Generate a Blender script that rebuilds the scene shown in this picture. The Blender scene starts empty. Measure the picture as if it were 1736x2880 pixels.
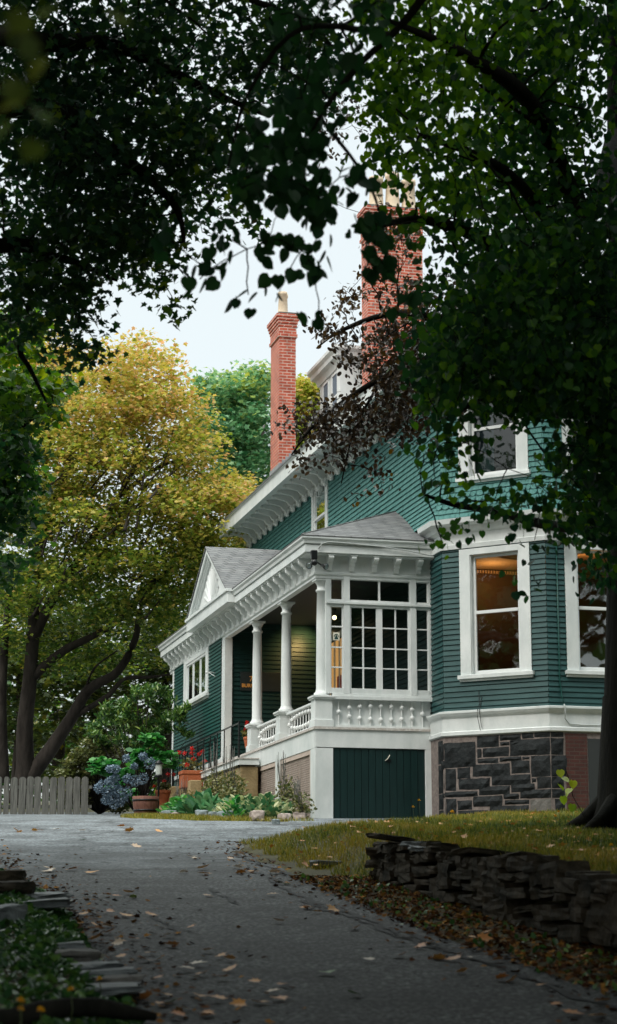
import bpy, math, random
import numpy as np
from mathutils import Vector, Matrix
sc = bpy.context.scene
COL = sc.collection
R = math.radians

# ------------------------------------------------------------------ camera
PITCH, HEAD, FPX = R(11.8), R(14.25), 5600.0
EYE = Vector((0, 0, 1.6))
cam_d = bpy.data.cameras.new('camera')
cam = bpy.data.objects.new('camera', cam_d); COL.objects.link(cam)
cam.location = EYE
cam.rotation_euler = (R(90) + PITCH, 0, -HEAD)
cam_d.sensor_fit = 'VERTICAL'; cam_d.sensor_height = 36; cam_d.lens = 70
cam_d.clip_start = 0.1; cam_d.clip_end = 3000
cam_d.dof.use_dof = True; cam_d.dof.focus_distance = 38; cam_d.dof.aperture_fstop = 3.2
sc.camera = cam
# ------------------------------------------------------------------ world: bright overcast sky, brighter overhead
w = bpy.data.worlds.new('World'); sc.world = w; w.use_nodes = True
nt = w.node_tree; nt.nodes.clear()
def N(t, **k):
    n = nt.nodes.new(t)
    for a, b in k.items(): setattr(n, a, b)
    return n
def L(a, b): nt.links.new(a, b)
SUN_EL, SUN_AZ = R(48), R(235)      # azimuth measured clockwise from +Y
sky = N('ShaderNodeTexSky', sky_type='NISHITA', sun_disc=False, sun_elevation=SUN_EL, sun_rotation=SUN_AZ, air_density=1.0, dust_density=4.0)
bgs = N('ShaderNodeBackground'); bgs.inputs[1].default_value = 0.05; L(sky.outputs[0], bgs.inputs[0])
tc = N('ShaderNodeTexCoord'); sx = N('ShaderNodeSeparateXYZ'); L(tc.outputs['Generated'], sx.inputs[0])
mr = N('ShaderNodeFloatCurve'); cv = mr.mapping.curves[0]      # sky brightness by height: an overcast sky is brightest overhead
for x, y in ((.20, .20), (.46, .24), (.65, .45)): cv.points.new(x, y)
cv.points[0].location = (0, .13); cv.points[-1].location = (1, 1); mr.mapping.update(); L(sx.outputs[2], mr.inputs['Value'])
mu = N('ShaderNodeMath', operation='MULTIPLY'); mu.inputs[1].default_value = 3.1; L(mr.outputs[0], mu.inputs[0]); mr = mu
bgo = N('ShaderNodeBackground'); bgo.inputs[0].default_value = (0.94, 1.0, 0.955, 1); L(mr.outputs[0], bgo.inputs[1])
ad = N('ShaderNodeAddShader'); L(bgs.outputs[0], ad.inputs[0]); L(bgo.outputs[0], ad.inputs[1])
ow = N('ShaderNodeOutputWorld'); L(ad.outputs[0], ow.inputs[0])
sl = bpy.data.lights.new('sun', 'SUN'); sl.energy = 1.0; sl.angle = R(14); sl.color = (1, .96, .9)
so = bpy.data.objects.new('sun', sl); COL.objects.link(so)
sd = Vector((math.sin(SUN_AZ) * math.cos(SUN_EL), math.cos(SUN_AZ) * math.cos(SUN_EL), math.sin(SUN_EL)))
so.rotation_euler = sd.to_track_quat('Z', 'Y').to_euler(); so.location = (0, 0, 40)
sc.view_settings.view_transform = 'Standard'; sc.view_settings.look = 'None'
sc.view_settings.exposure = 0.3; sc.view_settings.gamma = 1.0
sc.cycles.max_bounces = 6; sc.cycles.diffuse_bounces = 3; sc.cycles.glossy_bounces = 3
sc.cycles.transmission_bounces = 3; sc.cycles.transparent_max_bounces = 12
sc.cycles.use_denoising = True; sc.cycles.sample_clamp_indirect = 6
sc.cycles.use_adaptive_sampling = True

# ------------------------------------------------------------------ placing helpers
FW = Vector((math.sin(HEAD) * math.cos(PITCH), math.cos(HEAD) * math.cos(PITCH), math.sin(PITCH)))
RT = Vector((math.cos(HEAD), -math.sin(HEAD), 0)); UP = RT.cross(FW)
def at(px, py, D):            # a spot D metres ahead of where the photo was taken
    return EYE + (FW * FPX + RT * (px - 868) - UP * (py - 1440)) * (D / FPX)
def uv(u, v, z=0): return Vector((u * math.cos(HEAD) + v * math.sin(HEAD), -u * math.sin(HEAD) + v * math.cos(HEAD), z))
def smooth(a, b, x):
    t = np.clip((x - a) / (b - a), 0, 1); return t * t * (3 - 2 * t)
def G(v): return np.where(v < 36, .097 * v, 3.492 + .062 * (v - 36))
WV = [2, 8, 14.2, 18, 21.4]; WU = [4.6, 3.6, 2.25, 1.5, .82]      # foot line of the stone wall
EV = [21.4, 24, 28.8, 31.2, 33.5, 36, 38]; EU = [.7, -.1, -.85, .75, 1.8, 2.55, 3.0]
def grass_edge(v): return np.where(v < 21.4, np.interp(v, WV, WU), np.interp(v, EV, EU))
LV = [2, 7, 11.2, 18.8, 22.5, 30, 40, 52, 60]; LU = [.35, -.25, -.95, -2.33, -3.4, -5.6, -8.5, -12, -15]
RV = [2, 8, 12.7, 15.7, 19.6, 26.3, 28.6]; RU = [3.7, 2.75, 1.92, 1.2, .45, -.75, -.9]
def H(u, v):                  # ground height
    u = np.asarray(u, float); v = np.asarray(v, float)
    g = G(v)
    T = 2.45 + .079 * (v - 21.5)
    T = np.where(v > 34, np.maximum(T, 3.45), T)
    d = u - grass_edge(v)
    k = np.where(v < 21.4, smooth(.08, .3, d), smooth(0, 1.2, d))
    h = g + (T - g) * np.where(v < 38, k, 0)
    left = np.interp(v, LV, LU) - u
    h = h + smooth(0.0, .5, left) * np.where(v < 24, .16, .16 * np.clip((30 - v) / 6, 0, 1))
    h = h + .03 * np.sin(u * 2.1 + v * .7) * np.sin(v * 1.3 - u) * smooth(.1, .8, np.maximum(left, d))
    return h
def ground(u, v): return uv(u, v, float(H(u, v)))
def hit(px, py, up=0.0):       # where the line of sight through px,py meets the ground raised by up
    d = FW * FPX + RT * (px - 868) - UP * (py - 1440)
    hv = d.x * math.sin(HEAD) + d.y * math.cos(HEAD); hu = d.x * math.cos(HEAD) - d.y * math.sin(HEAD)
    v = 4.0
    while v < 90:
        if 1.6 + d.z / hv * v < float(H(hu / hv * v, v)) + up: break
        v += .02
    return hu / hv * v, v

# ------------------------------------------------------------------ materials
MATS = {}
def nodes_of(name):
    m = bpy.data.materials.new(name); m.use_nodes = True
    MATS[name] = m
    return m, m.node_tree, m.node_tree.nodes['Principled BSDF']
def mat(name, col, rough=.6, var=.0, scale=6, bump=0, bscale=40, metal=0, spec=.5, emis=None, es=1, col2=None, stretch=(1, 1, 1), detail=6):
    m, t, p = nodes_of(name)
    p.inputs['Base Color'].default_value = (*col, 1); p.inputs['Roughness'].default_value = rough
    p.inputs['Metallic'].default_value = metal; p.inputs['Specular IOR Level'].default_value = spec
    tcn = t.nodes.new('ShaderNodeTexCoord'); mp = t.nodes.new('ShaderNodeMapping'); mp.inputs['Scale'].default_value = stretch
    geo = t.nodes.new('ShaderNodeNewGeometry')
    t.links.new(geo.outputs['Position'], mp.inputs[0])
    if var or col2:
        n = t.nodes.new('ShaderNodeTexNoise'); n.inputs['Scale'].default_value = scale; n.inputs['Detail'].default_value = detail
        n.inputs['Roughness'].default_value = .65
        t.links.new(mp.outputs[0], n.inputs['Vector'])
        r = t.nodes.new('ShaderNodeValToRGB'); t.links.new(n.outputs['Fac'], r.inputs[0])
        r.color_ramp.elements[0].position = .33; r.color_ramp.elements[1].position = .67
        c2 = col2 or tuple(min(1, c * (1 + var)) for c in col)
        c1 = col if col2 else tuple(c * (1 - var) for c in col)
        r.color_ramp.elements[0].color = (*c1, 1); r.color_ramp.elements[1].color = (*c2, 1)
        t.links.new(r.outputs[0], p.inputs['Base Color'])
    if bump:
        n = t.nodes.new('ShaderNodeTexNoise'); n.inputs['Scale'].default_value = bscale; n.inputs['Detail'].default_value = 5
        t.links.new(mp.outputs[0], n.inputs['Vector'])
        b = t.nodes.new('ShaderNodeBump'); b.inputs['Strength'].default_value = bump; b.inputs['Distance'].default_value = .02
        t.links.new(n.outputs['Fac'], b.inputs['Height']); t.links.new(b.outputs[0], p.inputs['Normal'])
    if emis:
        p.inputs['Emission Color'].default_value = (*emis, 1); p.inputs['Emission Strength'].default_value = es
    return m
def brickmat(name, c1, c2, mortar, bw, bh, msize, zk=1.0, var=.5, rough=.8, bump=.4, noise=None):
    m, t, p = nodes_of(name)
    geo = t.nodes.new('ShaderNodeNewGeometry'); s = t.nodes.new('ShaderNodeSeparateXYZ'); t.links.new(geo.outputs['Position'], s.inputs[0])
    a = t.nodes.new('ShaderNodeMath'); a.operation = 'ADD'; t.links.new(s.outputs[0], a.inputs[0]); t.links.new(s.outputs[1], a.inputs[1])
    z = t.nodes.new('ShaderNodeMath'); z.operation = 'MULTIPLY'; z.inputs[1].default_value = zk; t.links.new(s.outputs[2], z.inputs[0])
    c = t.nodes.new('ShaderNodeCombineXYZ'); t.links.new(a.outputs[0], c.inputs[0]); t.links.new(z.outputs[0], c.inputs[1])
    b = t.nodes.new('ShaderNodeTexBrick'); t.links.new(c.outputs[0], b.inputs['Vector'])
    b.inputs['Scale'].default_value = 1; b.inputs['Brick Width'].default_value = bw; b.inputs['Row Height'].default_value = bh
    b.inputs['Mortar Size'].default_value = msize; b.inputs['Mortar Smooth'].default_value = .1
    b.inputs['Color1'].default_value = (*c1, 1); b.inputs['Color2'].default_value = (*c2, 1); b.inputs['Mortar'].default_value = (*mortar, 1)
    n = t.nodes.new('ShaderNodeTexNoise'); n.inputs['Scale'].default_value = 5; n.inputs['Detail'].default_value = 8
    t.links.new(geo.outputs['Position'], n.inputs['Vector'])
    mx = t.nodes.new('ShaderNodeMix'); mx.data_type = 'RGBA'; mx.blend_type = 'MULTIPLY'; mx.inputs[0].default_value = var
    t.links.new(b.outputs['Color'], mx.inputs[6]); r = t.nodes.new('ShaderNodeValToRGB'); t.links.new(n.outputs['Fac'], r.inputs[0])
    r.color_ramp.elements[0].position = .35; r.color_ramp.elements[0].color = (.3, .28, .27, 1); r.color_ramp.elements[1].position = .6
    t.links.new(r.outputs[0], mx.inputs[7]); t.links.new(mx.outputs[2], p.inputs['Base Color'])
    bp = t.nodes.new('ShaderNodeBump'); bp.inputs['Strength'].default_value = bump; bp.inputs['Distance'].default_value = .01; bp.invert = True
    t.links.new(b.outputs['Fac'], bp.inputs['Height']); t.links.new(bp.outputs[0], p.inputs['Normal'])
    p.inputs['Roughness'].default_value = rough
    return m
def leafmat(name, cols, rough=.45, trans=.3, spec=.5):
    m, t, p = nodes_of(name)
    a = t.nodes.new('ShaderNodeAttribute'); a.attribute_name = 'tone'
    r = t.nodes.new('ShaderNodeValToRGB'); t.links.new(a.outputs['Fac'], r.inputs[0])
    cr = r.color_ramp
    while len(cr.elements) < len(cols): cr.elements.new(.5)
    for i, c in enumerate(cols):
        cr.elements[i].position = i / max(1, len(cols) - 1); cr.elements[i].color = (*c, 1)
    t.links.new(r.outputs[0], p.inputs['Base Color'])
    p.inputs['Roughness'].default_value = rough; p.inputs['Specular IOR Level'].default_value = spec
    tr = t.nodes.new('ShaderNodeBsdfTranslucent')
    hs = t.nodes.new('ShaderNodeHueSaturation'); hs.inputs['Value'].default_value = 1.6; hs.inputs['Saturation'].default_value = 1.1
    t.links.new(r.outputs[0], hs.inputs['Color']); t.links.new(hs.outputs[0], tr.inputs[0])
    mx = t.nodes.new('ShaderNodeMixShader'); mx.inputs[0].default_value = trans
    t.links.new(p.outputs[0], mx.inputs[1]); t.links.new(tr.outputs[0], mx.inputs[2])
    t.links.new(mx.outputs[0], t.nodes['Material Output'].inputs[0])
    return m
def glassmat(name, tint=(.9, .95, .93), refl=.12, trans=1.0, wav=.0):
    m = bpy.data.materials.new(name); m.use_nodes = True; t = m.node_tree; t.nodes.clear(); MATS[name] = m
    o = t.nodes.new('ShaderNodeOutputMaterial'); tr = t.nodes.new('ShaderNodeBsdfTransparent'); tr.inputs[0].default_value = (*tint, 1)
    g = t.nodes.new('ShaderNodeBsdfGlossy'); g.inputs['Roughness'].default_value = .03; g.inputs[0].default_value = (.95, 1, 1, 1)
    lw = t.nodes.new('ShaderNodeLayerWeight'); lw.inputs[0].default_value = .25
    mr = t.nodes.new('ShaderNodeMapRange'); mr.inputs[3].default_value = refl; mr.inputs[4].default_value = .9
    t.links.new(lw.outputs['Fresnel'], mr.inputs[0])
    if wav:
        n = t.nodes.new('ShaderNodeTexNoise'); n.inputs['Scale'].default_value = 2.2; geo = t.nodes.new('ShaderNodeNewGeometry')
        t.links.new(geo.outputs['Position'], n.inputs['Vector'])
        b = t.nodes.new('ShaderNodeBump'); b.inputs['Strength'].default_value = wav; b.inputs['Distance'].default_value = .05
        t.links.new(n.outputs['Fac'], b.inputs['Height']); t.links.new(b.outputs[0], g.inputs['Normal'])
    x = t.nodes.new('ShaderNodeMixShader'); t.links.new(mr.outputs[0], x.inputs[0]); t.links.new(tr.outputs[0], x.inputs[1]); t.links.new(g.outputs[0], x.inputs[2])
    t.links.new(x.outputs[0], o.inputs[0]); return m

mat('white', (.60, .645, .635), .45, col2=(.77, .80, .79), scale=2.6, bump=.12, bscale=60, stretch=(1, 1, .5))
mat('white_plain', (.70, .73, .725), .4, col2=(.76, .78, .77), scale=2)
mat('worn_edge', (.38, .33, .29), .8, col2=(.62, .60, .57), scale=14)
mat('teal_side', (.005, .052, .044), .42, spec=.28, col2=(.013, .080, .067), scale=9, stretch=(1, .3, 3), bump=.1)  # one house teal, split into tones by how light falls on each wall
mat('teal_bay', (.011, .050, .050), .4, spec=.28, col2=(.034, .098, .096), scale=4, stretch=(.4, .4, 4), bump=.12)  # the bay's share of light is put into this tone of the teal
mat('teal_shingle', (.045, .16, .148), .6, spec=.28, col2=(.09, .24, .222), scale=16, stretch=(1, 1, .35), bump=.3)  # weathered paler, with the upper wall's stronger light put into the colour too
mat('teal_porch_shade', (.007, .028, .025), .4, spec=.28, col2=(.010, .038, .034), scale=9, stretch=(1, .3, 3), bump=.1)  # house teal taken near black, the porch's shade put into the paint
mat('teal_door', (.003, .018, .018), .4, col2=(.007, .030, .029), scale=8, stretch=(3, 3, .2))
mat('dark_inside', (.03, .035, .035), .8)
mat('porch_floor', (.10, .11, .11), .6, var=.2)
mat('porch_ceiling', (.015, .022, .02), .6, var=.1)
mat('room_wall', (.10, .05, .02), .8, var=.1); mat('room_ceiling', (.62, .40, .20), .8)
mat('room_dark', (.06, .04, .03), .8, col2=(.12, .07, .04), scale=1.2)
mat('curtain', (.34, .38, .35), .9, col2=(.5, .54, .5), scale=12, stretch=(3, 3, .05))
mat('curtain_blue', (.10, .13, .17), .9, col2=(.15, .19, .24), scale=12, stretch=(3, 3, .05))
mat('red_curtain', (.28, .02, .02), .9, col2=(.42, .05, .04), scale=20, stretch=(4, 4, .05), emis=(.5, .05, .03), es=.12)  # faint glow of its own stands in for the lit room behind
mat('amber_lit', (.5, .28, .1), .7, col2=(.6, .38, .15), scale=4, emis=(1, .5, .16), es=.55)
mat('lamp_glow', (1, .9, .7), .5, emis=(1, .72, .38), es=5)
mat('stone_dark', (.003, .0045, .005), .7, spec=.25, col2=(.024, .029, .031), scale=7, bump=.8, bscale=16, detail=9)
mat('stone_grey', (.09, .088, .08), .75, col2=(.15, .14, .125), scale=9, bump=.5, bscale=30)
mat('mortar', (.13, .105, .095), .9, col2=(.27, .225, .205), scale=14, bump=.4)
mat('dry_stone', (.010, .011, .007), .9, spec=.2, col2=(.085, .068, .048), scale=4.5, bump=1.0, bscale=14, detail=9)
mat('slate', (.10, .115, .12), .6, col2=(.19, .21, .215), scale=6, bump=.5, bscale=25)
mat('sandstone', (.22, .16, .075), .9, col2=(.36, .27, .14), scale=4, bump=.6, bscale=20)
mat('iron', (.008, .010, .011), .4, metal=.3)
mat('terracotta', (.34, .085, .03), .8, col2=(.44, .13, .05), scale=6, bump=.2)
mat('barrel_wood', (.09, .03, .02), .75, col2=(.20, .085, .055), scale=9, stretch=(4, 4, .5), bump=.4)
mat('fence_wood', (.055, .056, .05), .85, col2=(.17, .168, .15), scale=6, stretch=(5, 5, .35), bump=.5)
mat('bark', (.006, .0065, .005), .95, spec=.15, col2=(.018, .017, .013), scale=5, stretch=(1, 1, .25), bump=1.0, bscale=18)
mat('bark_grey', (.016, .013, .011), .9, spec=.2, col2=(.05, .042, .036), scale=5, stretch=(1, 1, .25), bump=.8, bscale=18)
mat('lattice', (.46, .37, .31), .8, col2=(.56, .47, .41), scale=5)
mat('lattice_back', (.02, .018, .016), .9)
mat('lead', (.28, .31, .33), .5, var=.2)
mat('pot_buff', (.60, .47, .33), .8, col2=(.72, .60, .45), scale=7)
mat('black_plastic', (.010, .012, .013), .3)
mat('lens', (.25, .3, .3), .1, metal=.6)
mat('cable', (.45, .48, .47), .6)
mat('sign_board', (.010, .018, .018), .5)
mat('gold', (.55, .25, .05), .5, emis=(.6, .25, .05), es=.12)  # lettering is no lamp; a faint glow is put into its paint
mat('cream', (.75, .72, .6), .6); mat('emblem_green', (.01, .05, .045), .5)
mat('rock_pink', (.30, .24, .21), .85, col2=(.48, .41, .37), scale=4, bump=.6, bscale=20)
mat('rock_blue', (.15, .19, .20), .85, col2=(.32, .37, .38), scale=4, bump=.6, bscale=20)
brickmat('brick', (.42, .070, .036), (.56, .12, .065), (.60, .43, .36), .225, .081, .011, var=.45)
brickmat('brick_dark', (.06, .016, .011), (.09, .026, .017), (.07, .045, .036), .2, .07, .008, var=.4)
brickmat('roof_shingle', (.145, .15, .155), (.21, .215, .215), (.045, .048, .05), .33, .15, .012, zk=2.4, var=.35, rough=.9)
glassmat('glass_bay', (.8, .76, .7), refl=.17, wav=.05)
glassmat('glass_dark', (.42, .5, .48), refl=.045, wav=.12)
glassmat('glass_side', (.8, .85, .83), refl=.22, wav=.1)
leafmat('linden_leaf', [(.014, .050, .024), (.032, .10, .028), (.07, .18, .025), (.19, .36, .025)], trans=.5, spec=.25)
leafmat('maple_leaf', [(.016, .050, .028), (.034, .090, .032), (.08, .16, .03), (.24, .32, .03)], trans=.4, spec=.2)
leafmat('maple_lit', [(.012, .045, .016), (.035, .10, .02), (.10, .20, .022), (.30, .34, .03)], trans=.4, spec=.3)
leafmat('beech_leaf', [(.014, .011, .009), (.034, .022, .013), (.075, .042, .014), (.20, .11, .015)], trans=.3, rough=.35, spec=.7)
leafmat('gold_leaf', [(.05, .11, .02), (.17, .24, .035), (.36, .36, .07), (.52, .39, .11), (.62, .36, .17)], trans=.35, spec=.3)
leafmat('olive_leaf', [(.02, .045, .012), (.06, .09, .015), (.15, .16, .02), (.30, .20, .03)], trans=.3)
leafmat('green_leaf', [(.03, .12, .05), (.08, .22, .10), (.20, .36, .18), (.42, .44, .08)], trans=.3)
leafmat('rhodo_leaf', [(.016, .055, .02), (.045, .12, .03), (.13, .23, .045), (.28, .34, .08)], trans=.15, rough=.3)
leafmat('hydrangea_leaf', [(.02, .11, .03), (.05, .22, .05), (.12, .34, .07)], trans=.3)
leafmat('hydrangea_petal', [(.08, .13, .18), (.16, .23, .30), (.32, .40, .47)], trans=.15)
leafmat('geranium_petal', [(.45, .008, .008), (.65, .015, .01), (.75, .03, .02)], trans=.2)
leafmat('hosta_leaf', [(.02, .08, .03), (.07, .20, .09), (.45, .48, .25), (.62, .62, .38)], trans=.2)
leafmat('weed_leaf', [(.05, .07, .02), (.12, .14, .04), (.25, .22, .08)], trans=.2)
leafmat('grass_blade', [(.03, .07, .012), (.12, .16, .02), (.30, .27, .035), (.42, .30, .06)], trans=.25)
leafmat('litter_leaf', [(.03, .016, .010), (.07, .03, .016), (.17, .075, .025), (.40, .20, .05)], trans=.02, rough=.9, spec=.05)
leafmat('fallen_orange', [(.52, .20, .05), (.68, .34, .09)], trans=.05)
leafmat('fallen_tan', [(.65, .42, .25), (.75, .65, .52)], trans=.05)
leafmat('fallen_green', [(.08, .22, .10), (.40, .42, .10)], trans=.05)
leafmat('yellow_petal', [(.65, .35, .01), (.75, .45, .02)], trans=.2)
leafmat('yellow_leaf', [(.20, .32, .03), (.45, .50, .05)], trans=.3)

# asphalt: dark worn drive, paler towards the house: loose gravel, plus open-sky light and canopy shade put into the colours
def asphalt():
    m, t, p = nodes_of('asphalt')
    geo = t.nodes.new('ShaderNodeNewGeometry')
    def noise(s, d=6):
        n = t.nodes.new('ShaderNodeTexNoise'); n.inputs['Scale'].default_value = s; n.inputs['Detail'].default_value = d
        t.links.new(geo.outputs['Position'], n.inputs['Vector']); return n
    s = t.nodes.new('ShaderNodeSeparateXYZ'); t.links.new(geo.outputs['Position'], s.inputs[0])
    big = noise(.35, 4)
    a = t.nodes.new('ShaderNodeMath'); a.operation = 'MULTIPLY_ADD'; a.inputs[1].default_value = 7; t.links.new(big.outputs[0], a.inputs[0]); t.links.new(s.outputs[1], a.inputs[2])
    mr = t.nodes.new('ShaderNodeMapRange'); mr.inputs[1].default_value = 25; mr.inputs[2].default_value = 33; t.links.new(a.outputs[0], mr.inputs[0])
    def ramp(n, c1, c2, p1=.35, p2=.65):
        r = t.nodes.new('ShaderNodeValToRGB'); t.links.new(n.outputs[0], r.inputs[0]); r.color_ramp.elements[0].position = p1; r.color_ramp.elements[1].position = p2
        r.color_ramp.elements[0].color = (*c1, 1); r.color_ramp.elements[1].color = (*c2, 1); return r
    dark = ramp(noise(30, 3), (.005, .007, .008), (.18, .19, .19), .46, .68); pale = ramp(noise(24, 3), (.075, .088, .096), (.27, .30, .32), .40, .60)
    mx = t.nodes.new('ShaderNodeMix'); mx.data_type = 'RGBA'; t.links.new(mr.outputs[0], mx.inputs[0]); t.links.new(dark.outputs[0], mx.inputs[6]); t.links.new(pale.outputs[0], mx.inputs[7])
    st = ramp(noise(1.4, 8), (.28, .28, .28), (1, 1, 1), .40, .60)
    m2 = t.nodes.new('ShaderNodeMix'); m2.data_type = 'RGBA'; m2.blend_type = 'MULTIPLY'; m2.inputs[0].default_value = .7
    t.links.new(mx.outputs[2], m2.inputs[6]); t.links.new(st.outputs[0], m2.inputs[7]); 
    vo = t.nodes.new('ShaderNodeTexVoronoi'); vo.feature = 'DISTANCE_TO_EDGE'; vo.inputs['Scale'].default_value = .55
    dn = noise(1.7, 5); va = t.nodes.new('ShaderNodeVectorMath'); va.operation = 'MULTIPLY_ADD'; va.inputs[1].default_value = (1.3, 1.3, 1.3)
    t.links.new(dn.outputs['Color'], va.inputs[0]); t.links.new(geo.outputs['Position'], va.inputs[2]); t.links.new(va.outputs[0], vo.inputs['Vector'])
    ck = ramp(vo, (.15, .15, .15), (1, 1, 1), .004, .03)
    m3 = t.nodes.new('ShaderNodeMix'); m3.data_type = 'RGBA'; m3.blend_type = 'MULTIPLY'; m3.inputs[0].default_value = .8
    t.links.new(m2.outputs[2], m3.inputs[6]); t.links.new(ck.outputs[0], m3.inputs[7]); t.links.new(m3.outputs[2], p.inputs['Base Color'])
    b = t.nodes.new('ShaderNodeBump'); b.inputs['Strength'].default_value = .8; b.inputs['Distance'].default_value = .012
    t.links.new(noise(45, 3).outputs[0], b.inputs['Height']); t.links.new(b.outputs[0], p.inputs['Normal']); p.inputs['Roughness'].default_value = .75
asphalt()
mat('tar', (.006, .007, .008), .8, col2=(.02, .022, .024), scale=12)
mat('soil', (.035, .028, .016), .95, col2=(.10, .095, .035), scale=2.5, bump=.8, bscale=12)

# ------------------------------------------------------------------ mesh helpers
def link(o, parent=None):
    COL.objects.link(o)
    if parent is not None: o.parent = parent
    return o
def tag(o, label=None, cat=None, group=None, kind=None):
    if label: o['label'] = label
    if cat: o['category'] = cat
    if group: o['group'] = group
    if kind: o['kind'] = kind
    return o
def empty(name, loc, label, cat, group=None):
    o = bpy.data.objects.new(name, None); link(o); o.location = loc; o.empty_display_size = .2
    return tag(o, label, cat, group)
def wpos(o):
    return Vector(o.location) if o.parent is None else wpos(o.parent) + o.matrix_parent_inverse.translation + Vector(o.location)
class Fr:                      # local frame: s along a wall, n outwards, z up
    def __init__(f, o, d, n): f.o = Vector((o[0], o[1], 0)); f.d = Vector((*d, 0)).normalized(); f.n = Vector((*n, 0)).normalized()
    def __call__(f, s, n, z): return f.o + f.d * s + f.n * n + Vector((0, 0, z))
WORLD = Fr((0, 0), (1, 0), (0, 1))
class MB:
    def __init__(m): m.v = []; m.f = []; m.mi = []; m.mats = []; m.sm = []
    def add(m, vs, fs, ma=None, sm=False):
        k = len(m.v); m.v += [tuple(p) for p in vs]
        if ma not in m.mats: m.mats.append(ma)
        i = m.mats.index(ma)
        for f in fs: m.f.append([k + j for j in f]); m.mi.append(i); m.sm.append(sm)
    def box(m, fr, s0, s1, n0, n1, z0, z1, ma=None):
        vs = [fr(s, n, z) for z in (z0, z1) for n in (n0, n1) for s in (s0, s1)]
        m.add(vs, [(0, 2, 3, 1), (4, 5, 7, 6), (0, 1, 5, 4), (2, 6, 7, 3), (0, 4, 6, 2), (1, 3, 7, 5)], ma)
    def bx(m, x0, x1, y0, y1, z0, z1, ma=None): m.box(WORLD, x0, x1, y0, y1, z0, z1, ma)
    def quad(m, *ps, ma=None): m.add(ps, [tuple(range(len(ps)))], ma)
    def extr(m, prof, place, a, b, ma=None):   # prof 2d points -> place(p, q, t), swept t from a to b
        n = len(prof); vs = [place(p, q, a) for p, q in prof] + [place(p, q, b) for p, q in prof]
        m.add(vs, [tuple(range(n))[::-1], tuple(range(n, 2 * n))] + [(i, (i + 1) % n, n + (i + 1) % n, n + i) for i in range(n)], ma)
    def lathe(m, c, prof, seg=20, ma=None, a0=0, a1=2 * math.pi):
        full = abs(a1 - a0 - 2 * math.pi) < 1e-6; k = seg if full else seg + 1
        vs = [(c[0] + r * math.cos(a0 + (a1 - a0) * j / seg), c[1] + r * math.sin(a0 + (a1 - a0) * j / seg), c[2] + z) for r, z in prof for j in range(k)]
        fs = []
        for i in range(len(prof) - 1):
            for j in range(seg if full else seg): fs.append((i * k + j, i * k + (j + 1) % k, (i + 1) * k + (j + 1) % k, (i + 1) * k + j))
        m.add(vs, fs, ma, True)
        if full: m.add(vs[:k], [tuple(range(k))[::-1]], ma); m.add(vs[-k:], [tuple(range(k))], ma)
    def tube(m, pts, rad, seg=6, ma=None):
        pts = [Vector(p) for p in pts]; rad = rad if isinstance(rad, (list, tuple)) else [rad] * len(pts)
        vs = []
        for i, p in enumerate(pts):
            d = (pts[min(i + 1, len(pts) - 1)] - pts[max(i - 1, 0)]); d = d.normalized() if d.length > 1e-9 else Vector((0, 0, 1))
            a = d.cross(Vector((0, 0, 1)) if abs(d.z) < .9 else Vector((1, 0, 0))).normalized(); b = d.cross(a)
            for j in range(seg):
                t = 2 * math.pi * j / seg; vs.append(p + (a * math.cos(t) + b * math.sin(t)) * rad[i])
        n = len(pts)
        fs = [(i * seg + j, i * seg + (j + 1) % seg, (i + 1) * seg + (j + 1) % seg, (i + 1) * seg + j) for i in range(n - 1) for j in range(seg)]
        fs += [tuple(range(seg))[::-1], tuple(range((n - 1) * seg, n * seg))]
        m.add(vs, fs, ma, True)
    def ball(m, c, r, ma=None, seg=10, rg=6, sz=1.0):
        m.lathe((c[0], c[1], c[2]), [(max(.0005, r * math.sin(math.pi * i / rg)), -r * sz * math.cos(math.pi * i / rg)) for i in range(rg + 1)], seg, ma)
    def build(m, name, parent=None, bevel=0, mat_=None):
        me = bpy.data.meshes.new(name); me.from_pydata([tuple(p) for p in m.v], [], m.f); me.update()
        for k in m.mats: me.materials.append(MATS[k or mat_ or 'white'])
        me.polygons.foreach_set('material_index', m.mi); me.polygons.foreach_set('use_smooth', m.sm)
        o = bpy.data.objects.new(name, me); link(o)
        if parent is not None:
            o.parent = parent; o.matrix_parent_inverse = Matrix.Translation(-wpos(parent))
        if bevel:
            b = o.modifiers.new('bevel', 'BEVEL'); b.width = bevel; b.segments = 2; b.limit_method = 'ANGLE'
        return o
# leaves ---------------------------------------------------------------
def outline(pts, fold=.15):    # half outline (x>=0) from base to tip -> fan template, folded on the midrib
    pts = [(x, y) for x, y in pts]
    vs = [(0, 0, 0)] + [(x, y, fold * x) for x, y in pts] + [(0, 1, 0)] + [(-x, y, fold * x) for x, y in pts]
    n = len(pts); fs = [tuple([0] + list(range(1, n + 2))), tuple([0] + [n + 1] + list(range(2 * n + 1, n + 1, -1)))]
    return np.array(vs, float), fs
T_DIAM = outline([(.34, .45)])
T_OVAL = outline([(.22, .15), (.34, .5), (.2, .82)])
T_LONG = outline([(.12, .2), (.17, .55), (.1, .85)])
T_HEART = outline([(.22, -.1), (.45, .1), (.5, .35), (.36, .66), (.13, .87)])
T_MAPLE = outline([(.16, .02), (.34, -.08), (.32, .14), (.56, .32), (.36, .42), (.50, .74), (.28, .62), (.16, .72)])
T_MAPLE5 = outline([(.34, .0), (.28, .22), (.54, .42), (.24, .52)])
T_BLADE = (np.array([(-.05, 0, 0), (.05, 0, 0), (.03, .6, .06), (0, 1, .2), (-.03, .6, .06)]), [(0, 1, 2, 3, 4)])
T_HOSTA = outline([(.2, .1), (.3, .4), (.18, .8)], .35)
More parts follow.
